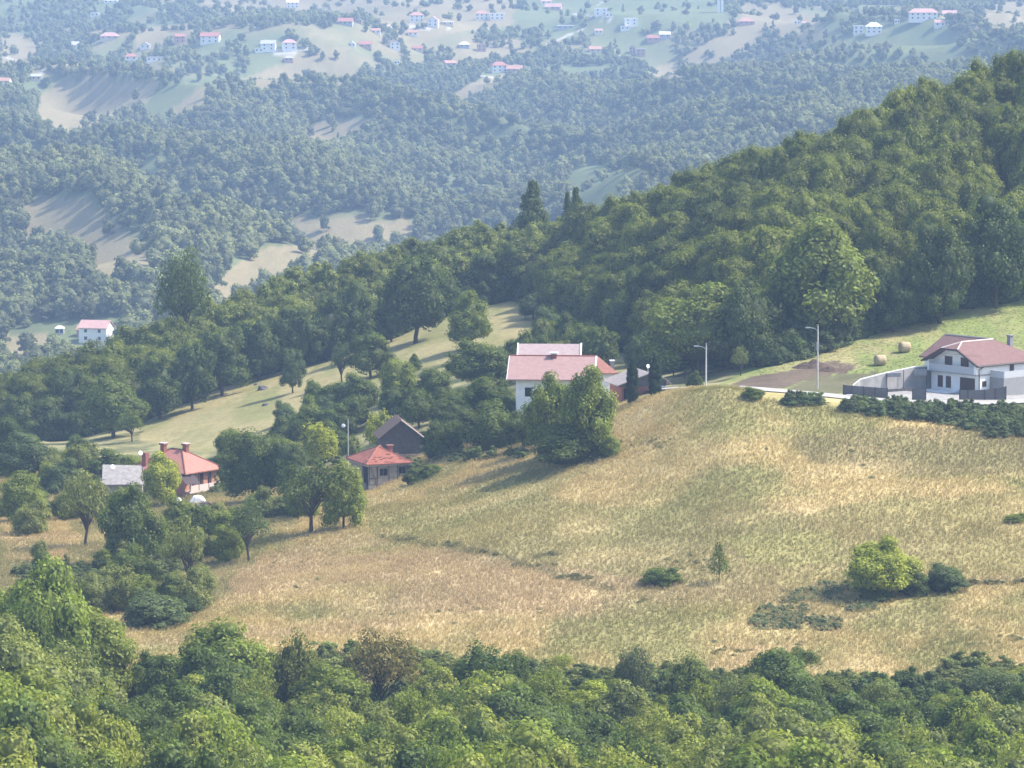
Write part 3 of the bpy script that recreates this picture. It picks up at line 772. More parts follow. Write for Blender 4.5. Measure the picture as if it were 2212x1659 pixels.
# scrub behind the houses, and rough trees between the farm buildings
for i in range(44):
    x = random.uniform(1130, 1500); y = random.uniform(700, 805)
    if y < 640 + (x - 1130) * .38: continue
    X, Y, Z = hit(x, y + 20, 605); hh = random.uniform(4, 8)
    plant('young_tree', X, Y, hh, hh * random.uniform(.6, .95), random.choice(['round', 'wispy', 'shrub', 'tall']), random.choice([DK, DK, MD, BLUE, OL]), "young tree of the shady scrub between the red roofs and the ridge wood", 'tree', "young trees of the scrub behind the red roofs")
for (x, y, sx, sy, n_) in ((90, 1010, 110, 25, 14), (190, 1090, 120, 40, 10), (560, 1010, 90, 25, 12), (440, 1150, 60, 20, 5), (610, 1110, 60, 20, 6), (20, 1130, 60, 30, 5), (240, 1270, 110, 25, 5), (310, 1350, 120, 40, 13), (150, 1330, 80, 40, 8), (90, 1120, 90, 20, 8), (330, 1180, 80, 40, 8), (480, 1200, 60, 30, 5), (180, 1230, 120, 30, 4)):
    for i in range(n_):
        xx = x + random.uniform(-sx, sx); yy = y + random.uniform(-sy, sy); X, Y, Z = hit(xx, yy, 470)
        if 330 < xx < 480 and 1000 < yy < 1110: continue
        hh = random.uniform(2.5, 5.5)
        plant('farm_bush', X, Y, hh, hh * random.uniform(.9, 1.3), random.choice(['round', 'wispy', 'shrub', 'shrub']), random.choice([LT, LT, MD, OL, OL, (.21, .23, .09)]), "bush in the overgrown slope round the farmhouse and below it", 'bush', "bushes of the overgrown farm slope")

# ------------------------------------------------------------ plants nobody could count
def scatter(name, P, scl, rot, var, tint, protos, label, group=None):
    """points that each carry one of the given plant meshes"""
    me = bpy.data.meshes.new(name); me.vertices.add(len(P)); me.vertices.foreach_set("co", np.asarray(P, np.float32).ravel())
    for an, ty, arr, key in (("scl", 'FLOAT_VECTOR', scl, "vector"), ("rot", 'FLOAT', rot, "value"), ("var", 'INT', var, "value"), ("tint", 'FLOAT_COLOR', np.concatenate([tint, np.ones((len(P), 1))], 1), "color")):
        a = me.attributes.new(an, ty, 'POINT'); a.data.foreach_set(key, np.asarray(arr, np.int32 if ty == 'INT' else np.float32).ravel())
    me.update()
    o = link(name, me); tag(o, label, None, group, "stuff")
    pc = bpy.data.collections.new(name + "_kinds")
    for i, pm in enumerate(protos):
        po = bpy.data.objects.new("%s_kind_%02d" % (name, i), pm); pc.objects.link(po)
    ng = bpy.data.node_groups.new(name, 'GeometryNodeTree')
    ng.interface.new_socket("Geometry", in_out='INPUT', socket_type='NodeSocketGeometry')
    ng.interface.new_socket("Geometry", in_out='OUTPUT', socket_type='NodeSocketGeometry')
    N = ng.nodes; gi = N.new("NodeGroupInput"); go = N.new("NodeGroupOutput")
    iop = N.new("GeometryNodeInstanceOnPoints"); ci = N.new("GeometryNodeCollectionInfo")
    ci.inputs["Collection"].default_value = pc; ci.inputs["Separate Children"].default_value = True; ci.inputs["Reset Children"].default_value = True
    def na(nm, dt):
        a = N.new("GeometryNodeInputNamedAttribute"); a.data_type = dt; a.inputs["Name"].default_value = nm; return a.outputs["Attribute"]
    cx = N.new("ShaderNodeCombineXYZ"); ng.links.new(na("rot", 'FLOAT'), cx.inputs[2])
    ng.links.new(gi.outputs[0], iop.inputs["Points"]); ng.links.new(ci.outputs[0], iop.inputs["Instance"])
    iop.inputs["Pick Instance"].default_value = True
    ng.links.new(na("var", 'INT'), iop.inputs["Instance Index"]); ng.links.new(cx.outputs[0], iop.inputs["Rotation"]); ng.links.new(na("scl", 'FLOAT_VECTOR'), iop.inputs["Scale"])
    ng.links.new(iop.outputs[0], go.inputs[0])
    md = o.modifiers.new("plants", 'NODES'); md.node_group = ng
    return o
FARK = []
for s in range(6):
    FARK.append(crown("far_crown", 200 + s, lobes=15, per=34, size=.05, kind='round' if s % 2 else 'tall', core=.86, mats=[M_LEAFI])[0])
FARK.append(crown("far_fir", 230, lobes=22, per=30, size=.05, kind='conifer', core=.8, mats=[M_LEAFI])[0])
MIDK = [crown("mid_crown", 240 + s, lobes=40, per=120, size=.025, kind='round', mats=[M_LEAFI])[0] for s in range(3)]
if ridge_rest:
    R = ridge_rest; P = np.array([(a, b_, float(zat(a, b_)) - .2) for a, b_, *_ in R])
    scatter("woodland", P, np.array([(r[3], r[3], r[2]) for r in R]), RNG.uniform(0, 6.28, len(R)), RNG.integers(0, 3, len(R)), np.array([r[4] for r in R]), MIDK,
            "deeper trees of the dark ridge wood seen only as a mass of tops")
# far woods: jittered grid, kept off the open ground and thinned to clumps round the village
pts = []
D = 860.0
while D < 4300:
    st = 6.0 if D < 2400 else 7.0 if D < 3300 else 9.5
    xs = np.arange(-.15 * D, .15 * D, st); pts.append(np.stack([xs + RNG.uniform(-st * .4, st * .4, len(xs)), np.full(len(xs), D) + RNG.uniform(-st * .4, st * .4, len(xs))], 1)); D += st
P2 = np.concatenate(pts); X, Y = P2[:, 0], P2[:, 1]; Z = zat(X, Y)
px, py = proj(X, Y, Z)
s_ = X / Y
keep = Y > dcurve(D_CREST, s_) + 14
op = open_ground(px, py, X, Y)
keep &= ~(op & (RNG.random(len(X)) > .035) & (Y > 1300))
cl = fbm(X / 55, Y / 80, 101)
pv_ = np.interp(py, [-60, 20, 60, 120, 150, 190, 230], [.55, .44, .43, .41, .46, .34, .0])
keep &= ~((cl < pv_) & (Y > 2350))
hc = fbm(X / 90, Y / 90, 103)
keep &= ~((hc < .30) & (Y > 1300) & (py > 230) & (py < 700) & (RNG.random(len(X)) < .6))
keep &= ~(inpoly(px, py, [(60,690),(260,690),(270,745),(60,750)]) & (Y > 1300) & (Y < 1480))
for tr in TRACKS: keep &= ~(seg_dist(px, py, tr[0], tr[1]) < 7)
hl = fbm(X / 120, Y / 160, 131, 2)
keep |= (Y > 2500) & (Y < 4200) & (py < 165) & ((np.abs(hl - .5) < .010) | (np.abs(hl - .36) < .008) | (np.abs(hl - .64) < .008)) & (RNG.random(len(X)) < .75)
FX, FY, FZ, FPY, FKEEP = X, Y, Z, py, keep
# ------------------------------------------------------------ buildings
def tile_mat(name, c1, c2, scale=3.2, amt=.5):
    """rows of roof tiles as bands down the slope, with patchy weathering"""
    m = mat(name, c1, .8, .2, c2, 1.6); nt = m.node_tree; b = nt.nodes["Principled BSDF"]
    rampn = [n for n in nt.nodes if n.type == 'VALTORGB'][0]; tc = [n for n in nt.nodes if n.type == 'TEX_COORD'][0]
    wv = nt.nodes.new("ShaderNodeTexWave"); wv.wave_type = 'BANDS'; wv.bands_direction = 'Z'; wv.inputs["Scale"].default_value = scale; wv.inputs["Distortion"].default_value = 1.2
    nt.links.new(tc.outputs["Object"], wv.inputs["Vector"])
    mr = nt.nodes.new("ShaderNodeMapRange"); mr.inputs[3].default_value = 1 - amt * .5; mr.inputs[4].default_value = 1.08
    nt.links.new(wv.outputs["Fac"], mr.inputs[0])
    mu = nt.nodes.new("ShaderNodeVectorMath"); mu.operation = 'SCALE'
    nt.links.new(rampn.outputs[0], mu.inputs[0]); nt.links.new(mr.outputs[0], mu.inputs["Scale"]); nt.links.new(mu.outputs[0], b.inputs["Base Color"])
    return m
B = dict(
 white=mat("white_plaster", (.86, .86, .85), .85, .2, (.74, .74, .73), 1.2), brown=mat("brown_wood", (.085, .045, .035), .6, .3, (.05, .025, .02), 5),
 wine=tile_mat("wine_red_tiles", (.235, .14, .13), (.18, .105, .095)), trim=mat("dark_brown_trim", (.06, .04, .038), .6), ridge=mat("pale_ridge_cap", (.62, .52, .48), .8),
 grey=mat("bare_concrete", (.40, .385, .37), .9, .2, (.27, .26, .255), .8, .2), panel=mat("grey_fence_sheet", (.125, .125, .135), .8, .2, (.095, .095, .10), 3),
 panelgrey=mat("darker_concrete_patch", (.29, .285, .285), .9, .2, (.22, .22, .22), 2.0), dark=mat("dark_opening", (.012, .012, .014), .9), glass=mat("grey_railing_panel", (.42, .44, .47), .25, .5), stone=mat("grey_stone_cladding", (.30, .30, .30), .9, .2, (.19, .19, .195), 9, .4),
 pink=tile_mat("faded_red_tiles", (.38, .245, .23), (.31, .195, .18), 3.4, .35), mauve=tile_mat("mauve_grey_tiles", (.42, .33, .32), (.34, .26, .26), 3.4, .3), orange=tile_mat("orange_tiles", (.37, .175, .13), (.29, .13, .10)),
 tin=mat("weathered_grey_sheet", (.33, .29, .275), .7, .3, (.24, .2, .19), 1.4), brick=mat("red_brick", (.30, .12, .09), .9, .2, (.20, .08, .06), 7), board=mat("weathered_boards", (.125, .115, .11), .9, .2, (.065, .06, .06), 2.2),
 oldtile=tile_mat("old_red_tiles", (.38, .145, .10), (.26, .09, .065), 2.8, .6), mosstile=tile_mat("brown_mossy_tiles", (.22, .13, .10), (.11, .08, .06), 4, .7), mud=mat("peeling_lime_and_clay", (.42, .38, .33), .95, .1, (.23, .20, .17), 1.4, .3),
 rubble=mat("rubble_stone", (.36, .33, .29), .95, .1, (.2, .185, .16), 2.4, .5), beam=mat("old_timber", (.10, .08, .065), .9), salmon=mat("salmon_plaster", (.52, .27, .19), .9, .2, (.42, .21, .15), 1.1),
 pole=mat("pale_concrete_post", (.55, .53, .50), .8), lamp=mat("lamp_head_grey", (.45, .46, .48), .4), hay=mat("hay", (.50, .40, .26), .95, .1, (.34, .26, .16), 5, .5), tarp=mat("white_tarpaulin", (.85, .85, .86), .5),
 dish=mat("white_dish", (.85, .85, .85), .4), road=mat("pale_asphalt", (.42, .40, .37), .9, .2, (.33, .315, .29), 1.2), rock=mat("grey_rock", (.16, .155, .15), .95, .1, (.09, .085, .08), 2.5, .6), gutter=mat("brown_gutter", (.09, .05, .04), .5),
 soil=mat("dug_soil", (.13, .095, .07), .95, .1, (.07, .05, .04), 1.5, .6), vwhite=mat("far_white_wall", (.85, .83, .80), .85), vred=mat("far_red_roof", (.44, .20, .165), .8, .2, (.36, .16, .13), .6), vor=mat("far_orange_roof", (.50, .29, .22), .8, .2, (.42, .23, .18), .6),
 vpink=mat("far_pink_roof", (.55, .34, .31), .8, .2, (.45, .27, .25), .6), vgrey=mat("far_grey_roof", (.42, .42, .44), .8), vbrick=mat("far_bare_brick", (.48, .30, .26), .9), vtan=mat("far_tan_wall", (.62, .52, .42), .9), vdark=mat("far_window", (.05, .055, .07), .4), wire=mat("black_cable", (.03, .03, .03), .6),
)
def gable_x(mb, x0, x1, y0, y1, ze, zr, t=.14, ym=None):
    ym = (y0 + y1) / 2 if ym is None else ym
    mb.slab([(x0, y0, ze), (x1, y0, ze), (x1, ym, zr), (x0, ym, zr)], t)
    mb.slab([(x0, ym, zr), (x1, ym, zr), (x1, y1, ze), (x0, y1, ze)], t); return mb
def hip(mb, x0, x1, y0, y1, ze, zr, ra, rb, t=.14):
    """hipped roof whose ridge runs from point ra to point rb (x, y), ra nearer x0 or y0"""
    A, Bp = (*ra, zr), (*rb, zr)
    if abs(ra[0] - rb[0]) >= abs(ra[1] - rb[1]):
        fs = [[(x0,y0,ze),(x1,y0,ze),Bp,A],[(x1,y0,ze),(x1,y1,ze),Bp],[(x1,y1,ze),(x0,y1,ze),A,Bp],[(x0,y1,ze),(x0,y0,ze),A]]
    else:
        fs = [[(x0,y0,ze),(x1,y0,ze),A],[(x1,y0,ze),(x1,y1,ze),Bp,A],[(x1,y1,ze),(x0,y1,ze),Bp],[(x0,y1,ze),(x0,y0,ze),A,Bp]]
    for f in fs: mb.slab(f, t)
    return mb
def one(name, mname, parent, fn, label=None):
    mb = MB(); fn(mb); o = mb.build(name, B[mname], parent)
    if label: o["label"] = label
    return o

# --- the white house
hx, hy, hz_ = hit(2108, 853, 545)
ZW = hz_
wh = tag(empty("white_house", (hx, hy, hz_), math.radians(40)), "two-storey white house with a wine-red tiled roof and brown shutters at the right edge", "house")
wh.scale = (1.06, 1.06, 1.07)
def f(mb):
    mb.box(.8, 12.6, 0, 9, -2.5, 2.45)
    mb.prism([(.9, .0, 2.55), (12.6, .0, 2.55), (12.6, .0, 4.02), (.9, .0, 4.02)], (0, .25, 0))
    mb.prism([(.9, .0, 2.55), (.9, 9.0, 2.55), (.9, 9.0, 3.9), (.9, 6.0, 5.62), (.9, 3.0, 5.62), (.9, 0, 3.9)], (.25, 0, 0))
    mb.box(3.5, 12.5, 8.7, 12.9, -2.5, 3.95); mb.box(.9, 12.5, 8.75, 9, 2.5, 3.9)
one("wall", "white", wh, f)
def f(mb):
    mb.prism([(0, 0, 2.45), (0, .42, 2.45), (0, .42, 4.1), (0, 0, 3.9)], (.9, 0, 0)); mb.prism([(0, 8.7, 2.45), (0, 9.05, 2.45), (0, 9.05, 3.85), (0, 8.7, 4.05)], (.9, 0, 0))
one("balcony_cheek", "white", wh, f)
one("balcony_slab", "grey", wh, lambda mb: mb.box(-.02, .95, -.02, 9.08, 2.46, 2.62))
bal = one("balcony_railing", "glass", wh, lambda mb: mb.box(.03, .08, .44, 8.68, 2.63, 3.5))
one("rail", "pole", bal, lambda mb: mb.box(.0, .1, .44, 8.68, 3.5, 3.55))
def f(mb):
    # main roof with clipped gable
    mb.slab([(-.5, -.65, 3.9), (12.8, -.65, 3.9), (8, 4.5, 6.52), (1.9, 4.5, 6.52), (-.5, 3.0, 5.76)], .16)
    mb.slab([(-.5, 9.65, 3.9), (-.5, 6.0, 5.76), (1.9, 4.5, 6.52), (8, 4.5, 6.52), (8, 9.65, 3.9)], .16)
    mb.slab([(-.5, 3.0, 5.76), (1.9, 4.5, 6.52), (-.5, 6.0, 5.76)], .16)
    mb.slab([(12.8, -.65, 3.9), (12.8, 13.4, 3.9), (8, 13.4, 6.54), (8, 4.5, 6.54)], .16)
    mb.slab([(3.1, 9.0, 3.9), (3.1, 13.4, 3.9), (8, 13.4, 6.54), (8, 4.5, 6.54)][::-1], .16)
rf = one("roof", "wine", wh, f)
def f(mb):
    for a, b_ in [((-.52, -.65, 3.82), (-.52, 3.0, 5.68)), ((-.52, 3.0, 5.68), (-.52, 6.0, 5.68)), ((-.52, 6.0, 5.68), (-.52, 9.65, 3.82)), ((-.5, -.68, 3.8), (12.8, -.68, 3.8)), ((3.08, 13.42, 3.82), (8, 13.42, 6.44)), ((8, 13.42, 6.44), (12.8, 13.42, 3.8))]: mb.bar(a, b_, .17)
one("eaves_board", "trim", rf, f)
def f(mb):
    for a, b_ in [((1.9, 4.5, 6.56), (8, 4.5, 6.56)), ((8, 4.5, 6.58), (8, 13.4, 6.58)), ((-.5, 3.0, 5.8), (1.9, 4.5, 6.56)), ((-.5, 6.0, 5.8), (1.9, 4.5, 6.56))]: mb.bar(a, b_, .11)
one("ridge_cap", "ridge", rf, f)
one("chimney", "stone", rf, lambda mb: (mb.box(10.2, 10.8, 3.4, 4.0, 4.9, 6.9), mb.box(10.1, 10.9, 3.3, 4.1, 6.9, 7.03)))
one("garage_door", "brown", wh, lambda mb: mb.box(.74, .86, .95, 3.65, 0.02, 2.0), "wide brown garage door under the balcony")
for y0, y1, z0, z1 in ((5.35, 6.25, .45, 1.95), (6.85, 7.75, .45, 1.95)):
    w_ = one("window", "brown", wh, lambda mb: mb.box(.74, .86, y0, y1, z0, z1)); one("sill", "grey", w_, lambda mb: mb.box(.7, .8, y0 - .06, y1 + .06, z0 - .07, z0))
for y0, y1 in ((2.3, 3.55), (5.3, 6.5)):
    w_ = one("balcony_door", "brown", wh, lambda mb: mb.box(.84, .96, y0, y1, 2.64, 4.6)); one("frame", "trim", w_, lambda mb: (mb.box(.82, .9, y0 - .07, y0, 2.64, 4.67), mb.box(.82, .9, y1, y1 + .07, 2.64, 4.67)))
for x0, x1, z0, z1 in ((1.2, 1.95, .95, 1.7), (3.7, 4.4, 1.1, 1.85)):
    one("window", "brown", wh, lambda mb: mb.box(x0, x1, -.05, .06, z0, z1))
one("upper_door", "brown", wh, lambda mb: mb.box(6.5, 7.3, -.05, .06, 2.63, 3.8))
one("storey_band", "grey", wh, lambda mb: mb.box(.5, 12.5, -.09, .02, 2.4, 2.6))
one("drainpipe", "gutter", wh, lambda mb: mb.tube([(1.2, -.62, 3.8), (.55, -.12, 3.3), (.5, -.1, 3.0), (.5, -.1, 0.0)], [.06] * 4, 6))
te = one("terrace", "stone", wh, lambda mb: mb.box(2.6, 12.4, -2.6, -.1, -2.4, 2.2))
one("railing", "glass", te, lambda mb: (mb.box(2.7, 12.3, -2.58, -2.53, 2.2, 3.1), mb.box(2.62, 2.67, -2.5, -.1, 2.2, 3.1)))
one("doorstep", "white", wh, lambda mb: (mb.box(-1.6, .75, 3.9, 8.6, -1.2, .1), mb.box(-2.6, -1.7, 1.4, 4.2, -1.2, -.05)))

def wall_run(name, pts, mname, thick, label, cat, D, post=None, cap=None, drop=1.6):
    """an upright wall or fence whose top and foot follow the picture: pts = (x, y top, y foot[, depth])"""
    P = []
    for p in pts:
        d = p[3] if len(p) > 3 else D
        a = at(p[0], p[1], d); b_ = at(p[0], p[2], d); P.append((a[0], a[1], a[2], b_[2] - drop))
    ox, oy, oz = P[0][0], P[0][1], P[0][3]
    root = tag(empty(name, (ox, oy, oz)), label, cat)
    for i in range(len(P) - 1):
        (xa, ya, ta, ba), (xb, yb, tb, bb) = P[i], P[i + 1]
        mb = MB(); g = .03 if post else 0; L = math.hypot(xb - xa, yb - ya); ux, uy = (xb - xa) / L * g, (yb - ya) / L * g
        mb.prism([(xa + ux - ox, ya + uy - oy, ba - oz), (xb - ux - ox, yb - uy - oy, bb - oz), (xb - ux - ox, yb - uy - oy, tb - oz), (xa + ux - ox, ya + uy - oy, ta - oz)], (0, thick, 0))
        mb.build("panel", B[mname], root)
        if cap:
            MB().prism([(xa - ox, ya - oy - .03, ta - oz + .003), (xb - ox, yb - oy - .03, tb - oz + .003), (xb - ox, yb - oy - .03, tb - oz + .13), (xa - ox, ya - oy - .03, ta - oz + .13)], (0, thick + .06, 0)).build("coping", B[cap], root)
    if post:
        for (xa, ya, ta, ba) in P: MB().box(xa - ox - .05, xa - ox + .05, ya - oy - .06, ya - oy + .04, ba - oz, ta - oz + .06).build("post", B[post], root)
    return root
def Zp(zx, zy): return (3300 + zx * .3309) * .5486, (1250 + zy * .3309) * .5486
def zz(zx, t, b_, d): x, y = Zp(zx, t); return (x, y, Zp(zx, b_)[1], d)
wall_run("retaining_wall", [zz(175, 812, 830, 561), zz(265, 742, 835, 562.5), zz(580, 662, 845, 565), zz(905, 594, 830, 568), zz(1240, 580, 810, 571)], "grey", .3,
         "bare concrete retaining wall sloping down from the white house to the road", "wall", 560, cap="white")
rw = bpy.data.objects["retaining_wall"]
for q in (((585, 664), (745, 658), (745, 706), (585, 712), 564.6), ((905, 628), (1055, 616), (1055, 690), (905, 694), 567.0)):
    ps = [Vector(at(*Zp(*p), q[4])) - rw.location for p in q[:4]]
    MB().prism([tuple(p) for p in ps][::-1], (0, .5, 0)).build("repair_panel", B["panelgrey"], rw)
for zx, t_, b_, d_ in ((580, 664, 845, 564.7), (780, 622, 840, 566.3), (1052, 590, 822, 568.4)):
    a_ = Vector(at(*Zp(zx, t_), d_)) - rw.location; c_ = Vector(at(*Zp(zx, b_), d_)) - rw.location; MB().bar(tuple(a_), tuple(c_), .05).build("joint", B["trim"], rw)
wall_run("sheet_fence", [zz(62, 803, 893, 549.5), zz(165, 812, 905, 549), zz(300, 822, 912, 548.6), zz(440, 832, 916, 548.2), zz(588, 842, 922, 548)], "panel", .04,
         "dark grey sheet fence left of the open gateway below the concrete wall", "fence", 548, post="trim", drop=.5)
wall_run("sheet_gate", [zz(885, 848, 945, 547.2), zz(1045, 855, 948, 547)], "panel", .04, "short dark grey fence panel standing alone between the two gateways", "fence", 547, post="trim", drop=.4)
wall_run("sheet_fence", [zz(1445, 862, 935, 546.6), zz(1545, 868, 936, 546.6), zz(1745, 860, 938, 546.8), zz(1870, 845, 938, 547), zz(2000, 822, 935, 547)], "panel", .04,
         "dark grey sheet fence right of the white doorstep, below the small windows", "fence", 547, post="trim", drop=.5)
wall_run("low_wall", [zz(588, 856, 872, 556), zz(900, 836, 850, 558)], "board", .2, "low dark kerb wall crossing the concrete yard at the foot of the retaining wall", "wall", 556, drop=.2)

# --- road
def ribbon(name, pts, w, m, zoff, kind="structure"):
    xy = [hit(x, y, d0)[:2] for x, y, d0 in pts]; V = []; Fv = []
    xs = np.interp(np.linspace(0, len(xy) - 1, 90), range(len(xy)), [p[0] for p in xy]); ys = np.interp(np.linspace(0, len(xy) - 1, 90), range(len(xy)), [p[1] for p in xy])
    k_ = np.ones(9) / 9
    ys = np.convolve(np.pad(ys, 4, mode='edge'), k_, 'valid'); xs = np.convolve(np.pad(xs, 4, mode='reflect', reflect_type='odd'), k_, 'valid')
    for i in range(90):
        dx, dy = xs[min(i + 1, 89)] - xs[max(i - 1, 0)], ys[min(i + 1, 89)] - ys[max(i - 1, 0)]; L = math.hypot(dx, dy); nx, ny = -dy / L, dx / L
        row = [(xs[i] + nx * w * t, ys[i] + ny * w * t) for t in (-.5, -.17, .17, .5)]
        zm = max(float(zat(a, b_)) for a, b_ in row)
        for a, b_ in row: V.append((a, b_, zm * .55 + float(zat(a, b_)) * .45 + zoff))
    for i in range(89):
        for j in range(3): q = i * 4 + j; Fv.append((q, q + 4, q + 5, q + 1))
    me = bpy.data.meshes.new(name); me.from_pydata(V, [], Fv); me.materials.append(m); me.update()
    return tag(link(name, me), kind=kind)
ribbon("road", [(1380, 846, 556), (1450, 842, 556), (1560, 839, 549), (1640, 843, 544), (1740, 851, 542), (1850, 862, 540), (1960, 872, 538), (2080, 872, 538), (2200, 868, 539), (2330, 866, 539)], 4.6, B["road"], .14)

# --- hay bales
def bale(x, yb, lab, rz):
    X, Y, Z = hit(x, yb, 560); r = .8
    e = tag(empty("hay_bale", (X, Y, Z - .05), rz), lab, "hay bale", "hay bales on the green meadow")
    mb = MB(); n = 28
    prof = [(-.78, .0), (-.80, .35), (-.78, .62), (-.72, .77), (-.4, .8), (0, .81), (.4, .8), (.72, .77), (.78, .62), (.8, .35), (.78, 0)]
    for px_, pr in prof:
        for k in range(n):
            a = 2 * math.pi * k / n; rr = pr + (random.uniform(-.015, .015) if pr > .5 else 0)
            mb.v.append((px_, math.cos(a) * rr, r + math.sin(a) * rr * (.95 if math.sin(a) < 0 else 1)))
    for i in range(len(prof) - 1):
        for k in range(n): k2 = (k + 1) % n; mb.f.append((i*n + k, i*n + k2, (i+1)*n + k2, (i+1)*n + k))
    mb.build("rolled_hay", B["hay"], e, True)
    mb = MB()
    for s in range(60):
        a = random.uniform(-.2, 1.6); b_ = random.uniform(-.5, .5); mb.bar((.9 + a * .5, b_, .04 + random.uniform(0, .06)), (1.1 + a * .5 + random.uniform(-.2, .2), b_ + random.uniform(-.2, .2), .04), .02)
    mb.build("loose_hay", B["hay"], e)
bale(1901, 790, "round hay bale on the green meadow, the lower one nearer the concrete wall", .35)
bale(1954, 762, "round hay bale on the green meadow, the upper one farther up the slope", .3)

# --- street lamps and cables
def lamp_post(x, yb, yt, D, label, arm=True, name="street_lamp"):
    X, Y, Z = at(x, yb, D); Z = min(Z, float(zat(X, Y))); h = at(x, yt, D)[2] - Z
    e = tag(empty(name, (X, Y, Z)), label, "street lamp" if arm else "post")
    MB().tube([(0, 0, -.3), (0, 0, h * .5), (0, 0, h)], [.13, .11, .085] if arm else [.09, .08, .07], 8).build("post", B["pole"], e)
    if arm:
        MB().tube([(0, 0, h - .95), (-.35, -.05, h - .6), (-1.1, -.1, h - .42)], [.04, .04, .035], 5).build("arm", B["lamp"], e)
        MB().box(-1.75, -1.05, -.2, .02, h - .5, h - .36).build("lamp_head", B["lamp"], e)
    MB().box(-.16, .16, -.16, .16, h * .6, h * .72).build("meter_box", B["lamp"], e) if x > 1700 else None
    MB().box(-.06, .06, -.35, .35, h - .12, h - .04).build("crossbar", B["trim"], e)
    return (X, Y, Z + h - .1)
pA = lamp_post(1525, 838, 741, 560, "pale concrete street lamp on the field's crest, left of the two")
pB = lamp_post(1766, 828, 701, 558, "pale concrete street lamp with a box halfway up, beside the soil bank")
pC = lamp_post(752, 945, 905, 604, "small pale post with a white disc among the yellow-green trees by the barn", arm=False, name="utility_post")
MB().tube([(pC[0] - .7, pC[1] - .2, pC[2] - .9), (pC[0] - .7, pC[1] - .3, pC[2] - .88)], [.3, .05], 12).build("white_disc", B["dish"])
tag(bpy.data.objects["white_disc"], "small white dish seen left of the pale post near the barn", "dish")
def cable(a, b_, sag, label, r=.018):
    pts = []
    for i in range(17):
        t = i / 16; pts.append((a[0] + (b_[0] - a[0]) * t, a[1] + (b_[1] - a[1]) * t, a[2] + (b_[2] - a[2]) * t - sag * 4 * t * (1 - t)))
    o = MB().tube(pts, [r] * 17, 4).build("overhead_cable", B["wire"]); tag(o, label, "cable")
cable(pA, pB, .6, "thin overhead cable between the two street lamps")
cable(pA, at(1240, 850, 590), .9, "thin overhead cable running from the left street lamp towards the red roofs")
cable(pB, at(2120, 770, 556), .8, "thin overhead cable running from the right street lamp towards the white house")

# --- rocks, soil heap, ruts
def rock(x, yb, w, h, label, dmin=600, m="rock", name="rock", cat="rock"):
    X, Y, Z = hit(x, yb, dmin); v, fa = ICO1
    rng = np.random.default_rng(int(x)); vv = v * np.array([w / 2, w * .35, h * .75]) * rng.uniform(.75, 1.15, (len(v), 1)) + np.array([0, 0, h * .15])
    me = bpy.data.meshes.new(name); me.from_pydata(vv.tolist(), [], fa.tolist()); me.materials.append(B[m]); me.update()
    o = link(name, me); o.location = (X, Y, Z); tag(o, label, cat)
rock(567, 842, 2.2, .9, "larger grey rock lying in the mown slope")
rock(574, 876, 1.5, .5, "smaller grey rock lower down in the mown slope")
rock(553, 832, 1.0, .4, "little stone just above the larger rock in the mown slope")
rock(1838, 858, 2.0, .45, "pale slab at the roadside by the end of the sheet fence", 535, "pole", "concrete_slab", "slab")
def heap(x, y, w, h, label, m="soil", name="soil_heap", cat="heap", dmin=560):
    X, Y, Z = hit(x, y, dmin); V = []; Fv = []; n = 14
    for i in range(n):
        for j in range(n):
            u, v = i / (n - 1) * 2 - 1, j / (n - 1) * 2 - 1; r = math.hypot(u, v)
            V.append((u * w / 2, v * w * .3, max(0, 1 - r) * h * random.uniform(.5, 1.15) - .1 + float(zat(X + u * w / 2, Y + v * w * .3)) - Z))
    for i in range(n - 1):
        for j in range(n - 1): q = i * n + j; Fv.append((q, q + n, q + n + 1, q + 1))
    me = bpy.data.meshes.new(name); me.from_pydata(V, [], Fv); me.materials.append(B[m]); me.update()
    o = link(name, me); o.location = (X, Y, Z); tag(o, label, cat)
heap(1752, 793, 6.5, 1.3, "mound of dug brown soil on the green slope left of the right street lamp")
heap(1790, 800, 4.5, .8, "second lump of dug soil just behind the right street lamp")

# --- house with the long red roof, its neighbours and the shed
hx, hy, hz_ = at(1101, 880, 572)
lh = tag(empty("long_roof_house", (hx, hy, hz_), math.radians(-4)), "long low house with a faded red tiled roof and white walls behind the twin tree", "house")
def f(mb): gable_x(mb, -.35, 12.2, -.9, 10.4, 4.15, 7.0, .16, 4.9)
one("roof", "pink", lh, f)
one("wall", "white", lh, lambda mb: (mb.box(.9, 11.6, 0, 9.6, -2, 4.25), mb.prism([(.9, 0, 4.25), (.9, 9.6, 4.25), (.9, 4.8, 6.75)], (10.7, 0, 0))))
one("verge_board", "white", lh, lambda mb: (mb.bar((12.24, -.9, 4.12), (12.24, 4.9, 6.97), .14), mb.bar((-.38, -.9, 4.12), (-.38, 4.9, 6.97), .06)))
one("ridge_cap", "oldtile", lh, lambda mb: mb.bar((-.3, 4.9, 7.05), (12.2, 4.9, 7.05), .1))
ch = one("chimney", "brick", lh, lambda mb: mb.box(5.7, 6.5, 4.2, 4.9, 6.3, 7.35)); one("chimney_cap", "white", ch, lambda mb: mb.box(5.5, 6.7, 4.0, 5.1, 7.35, 7.55))
for x0 in (2.2, 5.0, 8.0): one("window", "dark", lh, lambda mb: mb.box(x0, x0 + 1.0, -.05, .05, 1.6, 2.9))
hx, hy, hz_ = at(1118, 834, 592)
bh = tag(empty("mauve_roof_house", (hx, hy, hz_), math.radians(-3)), "house behind the long red roof with a mauve-grey roof and white verge boards", "house")
one("roof", "mauve", bh, lambda mb: gable_x(mb, -.1, 9.3, -.4, 8.6, 3.2, 5.95, .16))
